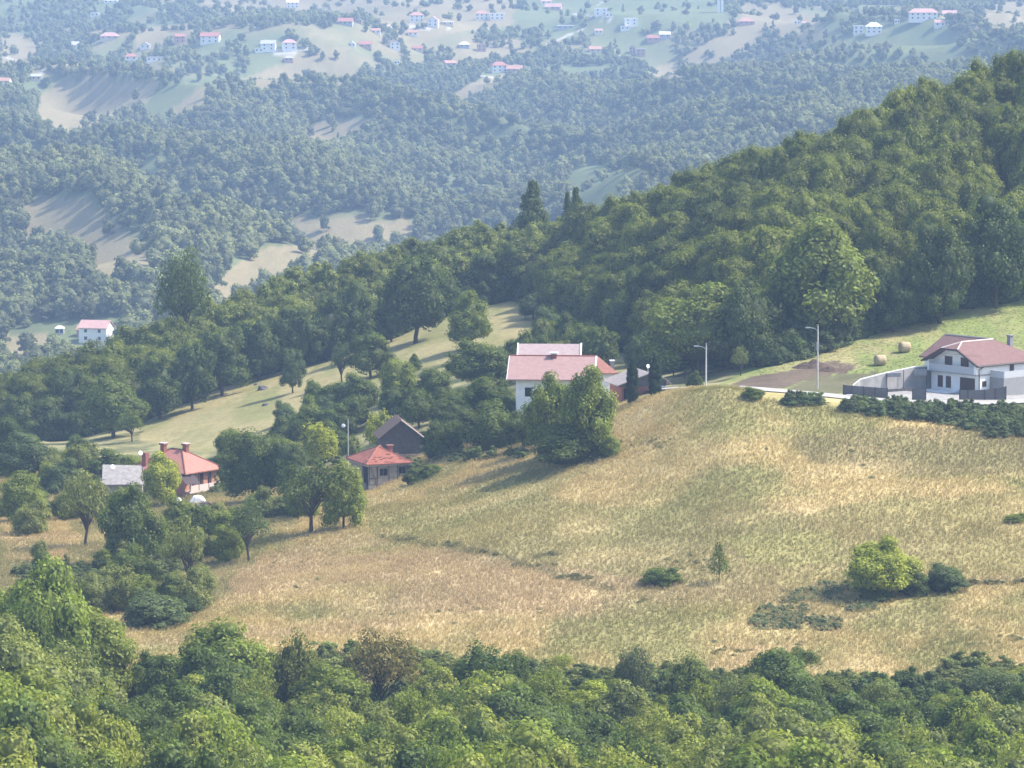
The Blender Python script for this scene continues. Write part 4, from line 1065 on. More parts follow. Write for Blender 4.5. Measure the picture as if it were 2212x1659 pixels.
one("wall", "white", bh, lambda mb: (mb.box(.4, 8.8, .2, 8, -2, 3.3), mb.prism([(.4, .3, 3.3), (.4, 7.9, 3.3), (.4, 4.1, 5.7)], (8.4, 0, 0))))
one("verge_board", "white", bh, lambda mb: (mb.bar((-.12, -.4, 3.2), (-.12, 4.1, 6.0), .13), mb.bar((9.34, -.4, 3.2), (9.34, 4.1, 6.0), .16)))
hx, hy, hz_ = at(1262, 850, 588)
oh = tag(empty("orange_roof_house", (hx, hy, hz_), math.radians(10)), "small house with an orange hipped roof peeping out right of the mauve roof", "house")
one("roof", "orange", oh, lambda mb: hip(mb, -.5, 5.0, -.5, 5.5, 3.0, 5.2, (1.2, 2.5), (2.6, 2.5)))
one("wall", "white", oh, lambda mb: mb.box(0, 4.5, 0, 5, -2, 3.0))
ch = one("chimney", "stone", oh, lambda mb: mb.box(4.2, 4.75, 1.2, 1.8, 3.0, 4.6)); one("chimney_cap", "white", ch, lambda mb: mb.box(4.1, 4.85, 1.1, 1.9, 4.6, 4.75))
hx, hy, hz_ = at(1346, 884, 571)
sh = tag(empty("grey_roof_shed", (hx, hy, hz_), math.radians(14)), "brick and white shed with a low grey gable roof behind the two cypresses", "shed")
def f(mb):
    mb.slab([(-1.2, -1.1, 3.55), (3.6, -1.1, 5.25), (3.6, 7, 5.25), (-1.2, 7, 3.55)], .14); mb.slab([(3.6, -1.1, 5.25), (6.0, -1.1, 4.45), (6.0, 7, 4.45), (3.6, 7, 5.25)], .14); mb.slab([(6.0, -1.1, 4.45), (7.1, -1.1, 3.5), (7.1, 7, 3.5), (6.0, 7, 4.45)], .14)
one("roof", "tin", sh, f)
one("gable_boarding", "board", sh, lambda mb: mb.prism([(-.6, .0, 3.2), (6.4, .0, 3.2), (6.4, .0, 3.95), (3.6, .0, 4.95), (-.6, 0, 3.6)], (0, .2, 0)))
one("brick_wall", "brick", sh, lambda mb: (mb.box(0, 4.2, .05, .3, .9, 3.2), mb.box(-.2, .0, .05, 6.5, -1, 3.6)))
one("wall", "white", sh, lambda mb: (mb.box(4.2, 6.3, -.02, .3, -1, 3.25), mb.box(6.05, 6.3, .3, 6.5, -1, 3.9)))
one("plinth", "grey", sh, lambda mb: mb.box(-.2, 4.2, .0, .3, -1.5, .9))
one("window", "brown", sh, lambda mb: mb.box(4.75, 5.5, -.06, .05, 2.0, 2.75)); one("door_opening", "dark", sh, lambda mb: mb.box(.1, .75, -.01, .1, 1.5, 3.0))
ch = one("chimney", "grey", sh, lambda mb: mb.box(4.3, 4.65, 2.2, 2.55, 4.7, 5.9)); one("chimney_cap", "tin", ch, lambda mb: mb.box(4.22, 4.73, 2.12, 2.63, 5.9, 6.0))
o = one("satellite_dish", "dish", None, lambda mb: mb.tube([(0, 0, 0), (.05, -.12, .06), (.08, -.16, .08)], [.08, .26, .3], 14)); o.location = at(1399, 792, 569); tag(o, "white satellite dish on the grey shed roof", "satellite dish")

# --- barn
hx, hy, hz_ = at(822, 997, 592)
bn = tag(empty("wooden_barn", (hx, hy, hz_), math.radians(8)), "old barn of dark upright boards with a steep brown tiled roof behind the ruined house", "barn")
def f(mb):
    mb.prism([(0.2, 0, 1.0), (5.9, 0, 1.0), (5.9, 0, 3.85), (3.15, 0, 6.05), (.2, 0, 3.8)], (0, .12, 0)); mb.box(5.8, 5.92, .1, 7, 1.0, 3.8); mb.box(.2, .32, .1, 7, 1.0, 3.8)
bw = one("board_wall", "board", bn, f)
def f(mb):
    for i in range(20):
        x = .3 + i * .29; top = 3.85 + (x - .2) / 2.95 * 2.1 if x < 3.15 else 6.0 - (x - 3.15) / 2.75 * 2.1
        mb.box(x, x + .03 + (.05 if i % 7 == 3 else 0), -.03, .0, 1.02, top - .12)
one("batten", "beam", bw, f)
one("roof", "mosstile", bn, lambda mb: (mb.slab([(-.35, -.35, 3.45), (3.15, -.35, 6.22), (3.15, 7.3, 6.22), (-.35, 7.3, 3.45)], .14), mb.slab([(3.15, -.35, 6.22), (6.45, -.35, 3.6), (6.45, 7.3, 3.6), (3.15, 7.3, 6.22)], .14)))
one("verge_board", "ridge", bn, lambda mb: (mb.bar((3.1, -.38, 6.26), (6.5, -.38, 3.58), .085)))
one("stone_base", "rubble", bn, lambda mb: mb.box(.15, 5.85, .02, 7, -1.6, .92)); one("sill_beam", "mud", bn, lambda mb: mb.box(.1, 6.0, -.1, .15, .88, 1.06)); one("corner_post", "mud", bn, lambda mb: mb.box(5.75, 6.0, -.12, .1, -1, .88))
# --- ruined house
hx, hy, hz_ = at(797, 1067, 570)
rh = tag(empty("ruined_house", (hx, hy, hz_), math.radians(22)), "ruined half-timbered house with a sagging red tiled hipped roof and peeling walls", "house")
def f(mb):
    ze, zr = 4.35, 6.35; c0, c1 = (2.7, 3.4), (3.4, 4.4)
    hip(mb, -.6, 6.6, -.6, 8.2, ze, zr, c0, c1, .12)
rf = one("roof", "oldtile", rh, f)
def f(mb):
    for a, b_ in [((-.6, -.6, 4.38), (2.7, 3.4, 6.4)), ((6.6, -.6, 4.38), (2.7, 3.4, 6.4)), ((-.6, 8.2, 4.38), (3.4, 4.4, 6.4)), ((2.7, 3.4, 6.4), (3.4, 4.4, 6.4))]: mb.bar(a, b_, .085)
one("ridge_tiles", "orange", rf, f)
def f(mb):
    for i in range(26):
        x = random.uniform(-.4, 6.3); y = random.uniform(-.55, 1.6); z = 4.38 + (y + .6) / 4.0 * 2.0 * 1.0
        mb.box(x, x + random.uniform(.2, .6), y, y + .2, z + .02, z + .09)
one("slipped_tiles", "orange", rf, f)
one("eaves_beam", "mud", rf, lambda mb: (mb.box(-.55, 6.5, -.5, -.38, 4.0, 4.2), mb.box(-.55, -.43, -.4, 8, 4.0, 4.2)))
one("chimney", "orange", rf, lambda mb: (mb.box(4.6, 5.2, 4.2, 4.8, 5.2, 6.25), mb.box(4.4, 5.4, 4.0, 5.0, 6.25, 6.38)))
one("wall", "mud", rh, lambda mb: (mb.box(0, 6.0, 0, .3, 1.35, 4.2), mb.box(0, .3, 3.0, 7.6, 1.35, 4.2), mb.box(5.7, 6, .3, 7.6, 1.35, 4.2)))
one("stone_base", "rubble", rh, lambda mb: (mb.box(-.05, 6.05, -.06, .3, -1.6, 1.3), mb.box(5.7, 6.05, .3, 7.6, -1.6, 1.3), mb.box(-.05, .3, 1.4, 7.6, -1.6, 1.3)))
def f(mb):
    for a, b_ in [((0, -.03, 1.33), (6, -.03, 1.33)), ((.05, -.03, 1.3), (.05, -.03, 4.1)), ((1.3, -.03, 1.3), (1.3, -.03, 4.1)), ((3.1, -.03, 1.3), (3.0, -.03, 4.1)), ((4.4, -.03, 1.3), (4.4, -.03, 4.1)), ((5.95, -.03, 1.3), (5.95, -.03, 4.1)), ((1.25, -.04, 1.4), (.4, -.04, 3.6)), ((5.1, -.04, 1.4), (4.5, -.04, 3.2)), ((0, -.03, 2.2), (1.3, -.03, 2.2)), ((1.5, -.2, 0), (.1, -.6, 4.0))]: mb.bar(a, b_, .07)
one("timber_frame", "beam", rh, f)
for x0, x1, z0, z1 in ((1.65, 2.85, 2.55, 3.55), (4.55, 5.6, 2.75, 3.7)):
    w_ = one("window", "dark", rh, lambda mb: mb.box(x0, x1, -.04, .05, z0, z1)); one("frame", "mud", w_, lambda mb: (mb.box(x0 - .12, x0, -.08, .0, z0 - .1, z1 + .1), mb.box(x1, x1 + .12, -.08, 0, z0 - .1, z1 + .1), mb.box(x0 + .5, x0 + .55, -.07, -.045, z0, z1)))
one("dark_interior", "dark", rh, lambda mb: mb.box(.35, 5.65, .35, 7.5, -1.5, 4.1)); one("arch_opening", "grey", rh, lambda mb: mb.prism([(2.0, -.09, .1), (4.1, -.09, .35), (3.9, -.09, .95), (3.0, -.09, 1.12), (2.3, -.09, .8)], (0, .05, 0)))

# --- red-tiled farmhouse on the left
hx, hy, hz_ = at(401, 1087, 604)
fh = tag(empty("farmhouse", (hx, hy, hz_), math.radians(54)), "salmon-walled farmhouse with a big red hipped roof, long balcony and two chimneys", "house")
rf = one("roof", "oldtile", fh, lambda mb: hip(mb, 0, 9.0, 0, 11.2, 4.5, 7.45, (4.4, 4.4), (4.4, 6.6), .16), "clean even red hipped roof")
rf.data.materials[0] = tile_mat("red_roof_tiles", (.46, .21, .165), (.38, .165, .13), 3.0, .3)
def f(mb):
    for a, b_ in [((0, 0, 4.52), (4.4, 4.4, 7.5)), ((9, 0, 4.52), (4.4, 4.4, 7.5)), ((0, 11.2, 4.52), (4.4, 6.6, 7.5)), ((4.4, 4.4, 7.5), (4.4, 6.6, 7.5))]: mb.bar(a, b_, .1)
one("ridge_tiles", "brick", rf, f)
for cx_, cy_ in ((4.9, 4.1), (3.4, 7.3)):
    ch = one("chimney", "brick", rf, lambda mb: (mb.box(cx_ - .35, cx_ + .35, cy_ - .35, cy_ + .35, 6.3, 8.1), mb.box(cx_ - .5, cx_ + .5, cy_ - .5, cy_ + .5, 8.1, 8.35))); one("chimney_cap", "ridge", ch, lambda mb: mb.box(cx_ - .52, cx_ + .52, cy_ - .52, cy_ + .52, 8.353, 8.45))
ch = one("chimney", "brick", rf, lambda mb: mb.box(.7, 1.5, 8.6, 9.4, 4.7, 7.0), "dark brick chimney low on the left slope of the roof")
one("wall", "salmon", fh, lambda mb: mb.box(.9, 8.3, .9, 10.4, -1.8, 4.45))
one("basement_wall", "vbrick", fh, lambda mb: mb.box(.2, 9.5, .25, .85, -1.8, 1.25))
one("cellar_opening", "dark", fh, lambda mb: mb.box(5.2, 9.3, .18, .4, -.6, 1.05)); one("lean_to_roof", "brown", fh, lambda mb: mb.slab([(2.6, -1.0, 1.05), (9.9, -1.0, .95), (9.9, .2, 1.3), (2.6, .2, 1.3)], .1))
bl = one("balcony", "ridge", fh, lambda mb: mb.box(.9, 9.2, -.1, .9, 1.35, 1.65))
one("parapet", "ridge", bl, lambda mb: mb.box(.9, 9.2, -.1, .0, 1.65, 2.5)); 
def f(mb):
    for x in (1.0, 3.0, 5.3, 9.0): mb.box(x, x + .1, -.13, -.03, 1.65, 4.4)
one("balcony_post", "trim", bl, f)
for x0 in (2.6, 4.4, 6.3): one("window", "brown", fh, lambda mb: mb.box(x0, x0 + .8, .84, .95, 2.2, 4.0))
one("awning", "trim", fh, lambda mb: mb.slab([(-1.4, -1.2, 3.2), (1.2, -2.0, 3.0), (2.4, .4, 4.25), (-.4, 1.0, 4.4)], .08))
o = one("satellite_dish", "dish", None, lambda mb: mb.tube([(0, 0, 0), (.05, -.12, .06), (.08, -.16, .08)], [.08, .3, .36], 14)); o.location = at(303, 979, 607); tag(o, "white satellite dish on the farmhouse's dark left chimney", "satellite dish")
hx, hy, hz_ = at(226, 1060, 599)
gs = tag(empty("grey_roof_outbuilding", (hx, hy, hz_), math.radians(4)), "low outbuilding with a weathered grey roof left of the farmhouse", "outbuilding")
one("roof", "vgrey", gs, lambda mb: (mb.slab([(-.4, -.5, 1.0), (6.2, -.5, .95), (5.4, 4.6, 3.2), (-.4, 4.6, 3.4)], .14), mb.slab([(-.4, 4.6, 3.4), (5.4, 4.6, 3.2), (6.2, 9, 1.2), (-.4, 9, 1.2)], .14)))
gs.children[0].data.materials[0] = mat("lichen_grey_tiles", (.34, .32, .31), .9, .2, (.22, .20, .19), 1.5, .4)
one("wall", "mud", gs, lambda mb: mb.box(0, 5.6, 0, 8.5, -2.5, 1.1))
o = one("satellite_dish", "dish", None, lambda mb: mb.tube([(0, 0, 0), (.05, -.12, .06), (.08, -.16, .08)], [.08, .3, .36], 14)); o.location = at(243, 1009, 600); tag(o, "white satellite dish lying on the grey outbuilding roof", "satellite dish")
# yard things
def tarp(x, y, w, h, label):
    X, Y, Z = hit(x, y, 560); V = []; Fv = []; n = 9
    for i in range(n):
        for j in range(n):
            u, v = i / (n - 1) * 2 - 1, j / (n - 1) * 2 - 1
            V.append((u * w / 2, v * w * .3, max(0, (1 - u * u * .9) * (1 - v * v)) ** .6 * h * random.uniform(.85, 1.1) + .02))
    for i in range(n - 1):
        for j in range(n - 1): q = i * n + j; Fv.append((q, q + n, q + n + 1, q + 1))
    me = bpy.data.meshes.new("tarpaulin"); me.from_pydata(V, [], Fv); me.materials.append(B["tarp"]); me.update()
    o = link("tarpaulin", me); o.location = (X, Y, Z); tag(o, label, "tarpaulin")
tarp(427, 1087, 2.4, 1.3, "larger white tarpaulin heap before the farmhouse basement")
tarp(386, 1092, 1.1, 1.2, "smaller white sheet left of the tarpaulin heap")
X, Y, Z = hit(440, 1098, 560)
for i in range(46):
    mb = MB(); w_ = random.uniform(.25, .6); mb.box(-w_/2, w_/2, -.2, .2, 0, random.uniform(.15, .3)); u = random.gauss(0, 1.7)
    o = mb.build("brick_lump", B[random.choice(["vbrick", "brick", "ridge", "salmon"])]); o.location = (X + u, Y + random.uniform(-1, 1), float(zat(X + u, Y)) + max(0, .7 - abs(u) * .25) * random.random()); o.rotation_euler = (random.uniform(-.4, .4), random.uniform(-.4, .4), random.uniform(0, 3))
    tag(o, "broken brick in the heap of rubble below the farmhouse", "brick", "bricks of the rubble heap")

# --- the far valley: one house close to the wood, then the village
HOUSE_SPOTS = []
def vhouse(x, y, wpx, style, roof, wall, label, storeys=1, rot=0, win=0, dmin=2500, name="village_house", cat="house"):
    X, Y, Z = hit(x, y, dmin); w = wpx * (.88 if dmin > 2000 else 1) * Y / F; d = w * .7 if w < 14 else 9.5; hw = 2.7 * storeys
    HOUSE_SPOTS.append((X, Y, w))
    e = tag(empty(name, (X, Y, Z - .3), math.radians(rot)), label, cat, None)
    a, b_ = w / 2 * .92, d / 2
    mb = MB().box(-a, a, -b_, b_, -2, hw); rise = min(.3 * d, 3.0)
    r = MB()
    if style == 'gable':
        gable_x(r, -w / 2, w / 2, -b_ - .6, b_ + .6, hw - .2, hw + rise, .25); mb.prism([(-a, -b_, hw), (-a, b_, hw), (-a, 0, hw + rise - .3)], (2 * a, 0, 0))
    elif style == 'front':
        r.slab([(-w / 2, -b_ - .6, hw - .2), (0, -b_ - .6, hw + rise + .6), (0, b_ + .6, hw + rise + .6), (-w / 2, b_ + .6, hw - .2)], .25); r.slab([(0, -b_ - .6, hw + rise + .6), (w / 2, -b_ - .6, hw - .2), (w / 2, b_ + .6, hw - .2), (0, b_ + .6, hw + rise + .6)], .25)
        mb.prism([(-a, -b_, hw), (a, -b_, hw), (0, -b_, hw + rise + .2)], (0, 2 * b_, 0))
    elif style == 'hip': hip(r, -w / 2, w / 2, -b_ - .6, b_ + .6, hw - .1, hw + rise, (-w / 2 + b_ * .9, 0), (w / 2 - b_ * .9, 0), .25)
    elif style == 'aframe': r.slab([(-w / 2, -b_, .2), (0, -b_, hw + 3), (0, b_, hw + 3), (-w / 2, b_, .2)], .3); r.slab([(0, -b_, hw + 3), (w / 2, -b_, .2), (w / 2, b_, .2), (0, b_, hw + 3)], .3); mb = MB().prism([(-a * .8, -b_ + .3, 0), (a * .8, -b_ + .3, 0), (0, -b_ + .3, hw + 2)], (0, 1, 0))
    else: r.box(-w / 2, w / 2, -b_ - .3, b_ + .3, hw + .003, hw + .35)
    mb.build("wall", B[wall], e); r.build("roof", B[roof], e)
    nw = win or max(2, int(w / 4))
    for k in range(nw):
        for s in range(storeys):
            cx_ = -a + (k + .5) * 2 * a / nw; MB().box(cx_ - .55, cx_ + .55, -b_ - .06, -b_ + .1, .9 + s * 2.7, 2.1 + s * 2.7).build("window", B["vdark"], e)
    return e
vhouse(208, 736, 68, 'gable', 'vpink', 'vwhite', "white house with patchy pink roof just beyond the wood's left end", 2, -14, dmin=1300)
vhouse(185, 724, 36, 'gable', 'vor', 'vbrick', "low orange-roofed outbuilding behind the white house beyond the wood", 1, -10, dmin=1340, cat="outbuilding")
vhouse(129, 722, 20, 'hip', 'vwhite', 'vgrey', "small white-roofed garden pavilion left of the white house beyond the wood", 1, 0, dmin=1340, cat="pavilion")
VH = [
 (9,190,34,'gable','vor','vwhite',"white house with a faded red roof at the left picture edge",2,-8),(78,172,26,'gable','vgrey','vtan',"small grey shed-like house right of the left edge house",1,5),
 (238,146,23,'gable','vpink','vpink',"little pink cottage left of the bright red hipped roof",1,6),(283,136,33,'hip','vred','vwhite',"white house with a bright red hipped roof above the long tan field",2,4),
 (334,131,40,'flat','vgrey','vwhite',"long low white building right of the bright red hipped roof",1,0),(388,92,27,'gable','vred','vbrick',"reddish house with a light gable left of the big white house",2,12),
 (455,92,50,'gable','vred','vwhite',"big two-storey white house with a red roof on the upper left",2,-6),(237,84,48,'hip','vpink','vtan',"broad house with a pale tan roof on the upper left slope",1,0),
 (172,103,40,'gable','vgrey','vwhite',"grey-roofed white farm building on the far left slope",1,8),(314,104,26,'front','vgrey','vwhite',"small white gable-fronted house above the low white building",1,0),
 (205,34,22,'flat','vwhite','vwhite',"tiny white building on the topmost left slope",1,0),(240,6,36,'gable','vtan','vwhite',"pale barn at the very top left of the picture",1,0),
 (580,108,38,'gable','vgrey','vwhite',"white house with a grey roof left of the village track",2,-3),(625,106,38,'hip','vpink','vwhite',"rambling white house beside the grey-roofed one",2,8),
 (560,112,22,'flat','vwhite','vwhite',"low white annex at the left end of the grey-roofed house",1,0),(632,17,32,'gable','vtan','vwhite',"white house in the top row, left of the first tan meadow",2,5),
 (747,52,38,'gable','vred','vgrey',"red-roofed house with grey walls on the open tan slope",1,-5),(775,50,16,'front','vgrey','vbrick',"little brick shed at the right end of the grey-walled house",1,0),
 (812,72,24,'gable','vor','vwhite',"small house with an orange roof in the middle of the upper village",1,0),(760,100,18,'front','vwhite','vwhite',"small white gable house left of the long red-roofed one",1,0),
 (789,102,34,'gable','vred','vbrick',"long red-roofed brick house in the middle of the village",1,0),(852,106,27,'front','vpink','vwhite',"white gable-fronted house with a pink roof right of the long red-roofed one",2,10),
 (892,76,27,'gable','vor','vwhite',"low house with an orange roof above the gable-fronted white one",1,0),(900,46,38,'hip','vor','vwhite',"white house with an orange hipped roof in the top row",2,4),
 (936,56,28,'front','vpink','vwhite',"white house with a pinkish gable right of the orange hipped roof",2,-8),(967,54,30,'flat','vwhite','vtan',"pale flat-roofed building beside the pinkish gable",1,0),
 (902,110,28,'gable','vred','vtan',"low red-roofed house above the bare tan patch",1,0),(1041,42,36,'hip','vor','vwhite',"white house with an orange hat-like roof in the top middle",2,0),
 (1074,42,38,'flat','vwhite','vwhite',"row-like white building attached right of the orange hat-like roof",2,0),(972,142,30,'gable','vor','vtan',"orange roof sunk in the trees left of the red farm compound",1,14),
 (1003,102,28,'hip','vwhite','vgrey',"grey and white open pavilion in the village middle",1,0),(1040,110,22,'flat','vpink','vbrick',"unfinished two-storey pinkish house right of the pavilion",2,6),
 (1078,155,42,'hip','vred','vwhite',"red-roofed farmhouse of the compound above the pale track",2,10),(1112,155,40,'gable','vor','vpink',"long orange-roofed wing right of the compound's farmhouse",1,-6),
 (624,132,24,'hip','vgrey','vpink',"small grey-roofed hut above the tan hump",1,0),(858,138,14,'flat','vwhite','vwhite',"tiny white hut at the edge of the wood under the village",1,0),
 (1196,20,42,'gable','vpink','vpink',"pink-roofed farm building in the top row right of centre",1,-10),(1263,28,12,'aframe','vwhite','vdark',"white A-frame cabin in the top row",1,0),
 (1298,32,34,'flat','vwhite','vwhite',"white house at the end of the pale track in the top row",2,0),(1316,36,18,'front','vwhite','vwhite',"small white gable beside the track-end house",1,0),
 (1363,54,34,'flat','vwhite','vwhite',"modern white house with stepped flat roofs",2,0),(1350,64,24,'flat','vwhite','vwhite',"low white terrace building below the stepped house",1,0),
 (1221,62,42,'flat','vwhite','vgrey',"long thin white-roofed shed among the trees right of centre",1,0),(1293,72,20,'gable','vpink','vwhite',"small pink-roofed house below the stepped white houses",1,0),
 (1411,88,32,'gable','vred','vbrick',"red-roofed house right of centre with a white-roofed neighbour",1,-4),(1436,80,28,'gable','vwhite','vgrey',"white-roofed building touching the red-roofed house",1,0),
 (1285,112,32,'gable','vor','vtan',"orange-roofed house half hidden in trees below the village",1,5),(1384,120,24,'flat','vgrey','vbrick',"unfinished concrete-framed house with a pink wall",2,0),
 (1366,116,16,'front','vpink','vpink',"pink wing at the left of the unfinished frame house",2,0),(1337,128,22,'flat','vtan','vtan',"cream earthen block left of the unfinished house",1,0),
 (1612,52,42,'hip','vor','vpink',"orange and pink hipped roof under the white tower's grove",1,0),(1738,56,20,'hip','vpink','vwhite',"pink-roofed house below the tan hilltop on the right",1,0),(1722,52,16,'flat','vwhite','vwhite',"tiny white house left of the pink-roofed one on the right",1,0),
 (1854,72,26,'flat','vwhite','vwhite',"blocky white house left of the colonnaded one",2,0),(1887,72,42,'hip','vwhite','vwhite',"white house with a colonnade and a white roof above the green field",2,0),
 (1994,42,74,'hip','vpink','vwhite',"very large white house with a broad pinkish roof on the upper right",2,0),(2050,36,38,'gable','vpink','vwhite',"low wing right of the very large white house",1,0),(2030,56,28,'gable','vpink','vwhite',"small pink garden house below the very large one",1,0),(1938,50,14,'flat','vwhite','vwhite',"tiny white hut between the colonnaded and the very large house",1,0),
 (1180,8,28,'gable','vpink','vwhite',"pale pink-roofed house at the top edge of the picture",1,0),
]
for v in VH:
    vhouse(v[0], v[1], v[2], v[3], v[4], v[5], v[6], v[7], v[8])
X, Y, Z = hit(1556, 27, 2500); HOUSE_SPOTS.append((X, Y, 7))
tw = tag(empty("white_tower", (X, Y, Z)), "slim white tower with a dark vertical slot at the top edge right of centre", "tower")
MB().box(-2.4, -.45, -2, 2, -2, 17).box(.45, 2.4, -2, 2, -2, 17).build("shaft", B["vwhite"], tw)
MB().box(-.45, .45, -1.4, 1.6, -2, 16.6).build("window_slot", B["vgrey"], tw)
MB().box(-2.8, 2.8, -2.4, 2.4, 17.003, 17.6).prism([(-2.4, -2.2, 17.6), (2.4, -2.2, 17.6), (2.4, 2.2, 17.6), (-2.4, 2.2, 17.6)], (0, 0, .6)).build("roof", B["vgrey"], tw)
X, Y, Z, py, keep = FX, FY, FZ, FPY, FKEEP
# far trees must not stand in the houses of the village
for hx, hy, hr in HOUSE_SPOTS: keep &= ~(((X - hx) / (hr * .62 + 3)) ** 2 + ((Y - (hy - 28)) / (hr * .5 + 36)) ** 2 < 1)
X, Y, Z, py = X[keep], Y[keep], Z[keep], py[keep]
n = len(X); print("far trees", n)
tone = fbm(X / 70, Y / 70, 107); t2 = RNG.uniform(.6, 1.4, n)
tint = (np.array((.14, .16, .065)) * (1 - tone)[:, None] + np.array((.29, .30, .13)) * tone[:, None]) * t2[:, None]  # leaf tint lightened so the colour itself carries part of the haze
w = RNG.uniform(6.5, 11.5, n) * np.where(py < 160, .85, 1); h = RNG.uniform(6, 11, n) * np.where(py < 160, .8, 1)
small = RNG.random(n) < .12; w[small] *= .6; h[small] *= .55
var = RNG.integers(0, 6, n); fir = RNG.random(n) < .03; var[fir] = 6; w[fir] *= .6; h[fir] *= 1.1
scatter("far_woods", np.stack([X, Y, Z - .4], 1), np.stack([w, w, h], 1), RNG.uniform(0, 6.28, n), var, tint, FARK,
        "hazy blue-green woods and groves covering the far hills and the village slopes")

# ------------------------------------------------------------ grass
def tuft(name, seed, nb, hgt, spread, wd, seedy):
    rng = np.random.default_rng(seed); V = []; Fv = []; L = []
    for b in range(nb):
        a = rng.uniform(0, 6.28); r = spread * rng.uniform(0, 1); p = np.array([math.cos(a) * r, math.sin(a) * r, -.05])
        la = rng.uniform(0, 6.28); ln = rng.uniform(.05, .4); hh = hgt * rng.uniform(.5, 1.1); ta = rng.uniform(0, 6.28)
        t = np.array([math.cos(ta), math.sin(ta), 0]) * wd * rng.uniform(.6, 1.3)
        m_ = p + np.array([math.cos(la) * ln * .35 * hh, math.sin(la) * ln * .35 * hh, hh * .55]); e_ = p + np.array([math.cos(la) * ln * hh, math.sin(la) * ln * hh, hh])
        k = len(V); top = 1.5 if seedy and rng.random() < .5 else .5
        V += [p - t * .6, p + t * .6, m_ + t * .8, m_ - t * .8, e_ + t * top, e_ - t * top]
        Fv += [(k, k + 1, k + 2, k + 3), (k + 3, k + 2, k + 4, k + 5)]
        l = rng.uniform(0, .5); L += [l * .5, l * .5, l + .1, l + .1, min(1, l + .5), min(1, l + .5)]
    return np_mesh(name, V, Fv, [M_GRASS], {"leaf": ('FLOAT', 'POINT', L)})
TUF = [tuft("grass_tuft", 300 + i, 16, .75, .38, .022, i % 2) for i in range(4)] + [tuft("grass_tuft_low", 310 + i, 16, .35, .34, .03, 0) for i in range(2)]
def grass_points(n, sel, step):
    pts = []
    for D in np.arange(405, 640, step):
        xs = np.arange(-.145 * D, .145 * D, step); pts.append(np.stack([xs + RNG.uniform(-step / 2, step / 2, len(xs)), np.full(len(xs), D) + RNG.uniform(-step / 2, step / 2, len(xs))], 1))
    P = np.concatenate(pts); X, Y = P[:, 0], P[:, 1]; Z = zat(X, Y); px, py = proj(X, Y, Z); s = X / Y
    k = sel(X, Y, px, py, s); return X[k], Y[k], Z[k], px[k], py[k]
X, Y, Z, px, py = grass_points(0, lambda X, Y, px, py, s: (Y > dcurve(D_NEAR, s) - 8) & (Y < dcurve(D_RIM, s) - 6), .42)
keepg = RNG.random(len(X)) < .45 + .9 * fbm(X / 3, Y / 3, 111, 3)
keepg &= ~((px > 1625) & (Y > np.interp(px, [1625, 1850, 2212], [536, 531, 527])))
X, Y, Z, px, py = X[keepg], Y[keepg], Z[keepg], px[keepg], py[keepg]
fc = field_color(X, Y, px, py) * RNG.uniform(.84, 1.17, len(X))[:, None]
gi_ = np.clip((fc[:, 1] / fc[:, 0] - .72) * 4, 0, 1)
low = RNG.random(len(X)) < gi_ * .5
var = np.where(low, RNG.integers(4, 6, len(X)), RNG.integers(0, 4, len(X)))
sc = RNG.uniform(.38, .78, len(X)) * (.75 + .5 * fbm(X / 9, Y / 9, 113))
print("field tufts", len(X))
scatter("tall_grass", np.stack([X, Y, Z], 1), np.stack([sc, sc, sc], 1), RNG.uniform(0, 6.28, len(X)), var, fc, TUF, "tall dry straw-coloured grass of the unmown field")
X, Y, Z, px, py = grass_points(0, lambda X, Y, px, py, s: inpoly(px, py, [(1640,800),(1750,762),(1900,705),(2212,628),(2330,600),(2330,840),(2000,842),(1880,838),(1870,808),(1760,805),(1800,778),(1640,812)]) & (Y > 560) & (RNG.random(len(X)) < .75), .75)
fc = cover(X, Y, Z) * RNG.uniform(.8, 1.25, len(X))[:, None]
sc = RNG.uniform(.25, .5, len(X))
scatter("meadow_grass", np.stack([X, Y, Z], 1), np.stack([sc * 1.6, sc * 1.6, sc], 1), RNG.uniform(0, 6.28, len(X)), RNG.integers(4, 6, len(X)), fc, TUF, "short green meadow grass round the hay bales")
# brambles in strips and patches
BRK = [crown("bramble_leaves", 330 + i, lobes=16, per=90, size=.045, kind='shrub', mats=[M_LEAFI])[0] for i in range(3)]
def strip(name, spots, hr, wr, tint, label, n, tv=.15, dn=430):
    P = []; S = []; T = []
    for _ in range(n):
        x, y, sx, sy = random.choice(spots)
        xx = x + random.uniform(-sx, sx); yy = y + random.uniform(-sy, sy) + (22 if dn < 400 else 0)
        Xh, Yh, Zh = hit(xx, yy, dn, 620); ww = random.uniform(*wr)
        P.append((Xh, Yh, Zh - .1)); S.append((ww, ww, random.uniform(*hr))); f_ = random.uniform(1 - tv, 1 + tv); T.append([tint[0] * f_ * random.uniform(.93, 1.07), tint[1] * f_, tint[2] * f_])
    scatter(name, P, S, RNG.uniform(0, 6.28, n), RNG.integers(0, 3, n), np.array(T), BRK, label)
strip("roadside_brambles", [(1735, 872, 35, 3), (1860, 885, 40, 6), (1920, 890, 40, 9), (1985, 896, 45, 12), (2060, 902, 50, 17), (2130, 908, 45, 22), (2180, 918, 40, 26), (2200, 915, 40, 26), (2260, 916, 40, 26)],
      (.5, 2.0), (1.2, 3.4), (.12, .155, .06), "dark green brambles lining the near side of the road before the white house", 460, .35)
strip("fern_patch", [(1740, 1290, 60, 14), (1690, 1330, 50, 16), (1800, 1275, 45, 12), (1760, 1350, 60, 14), (1660, 1350, 40, 10), (1850, 1310, 40, 12)],
      (.3, .8), (.8, 1.7), (.18, .21, .10), "low blue-green bracken patch in the dry field below the yellow-green bush", 190)
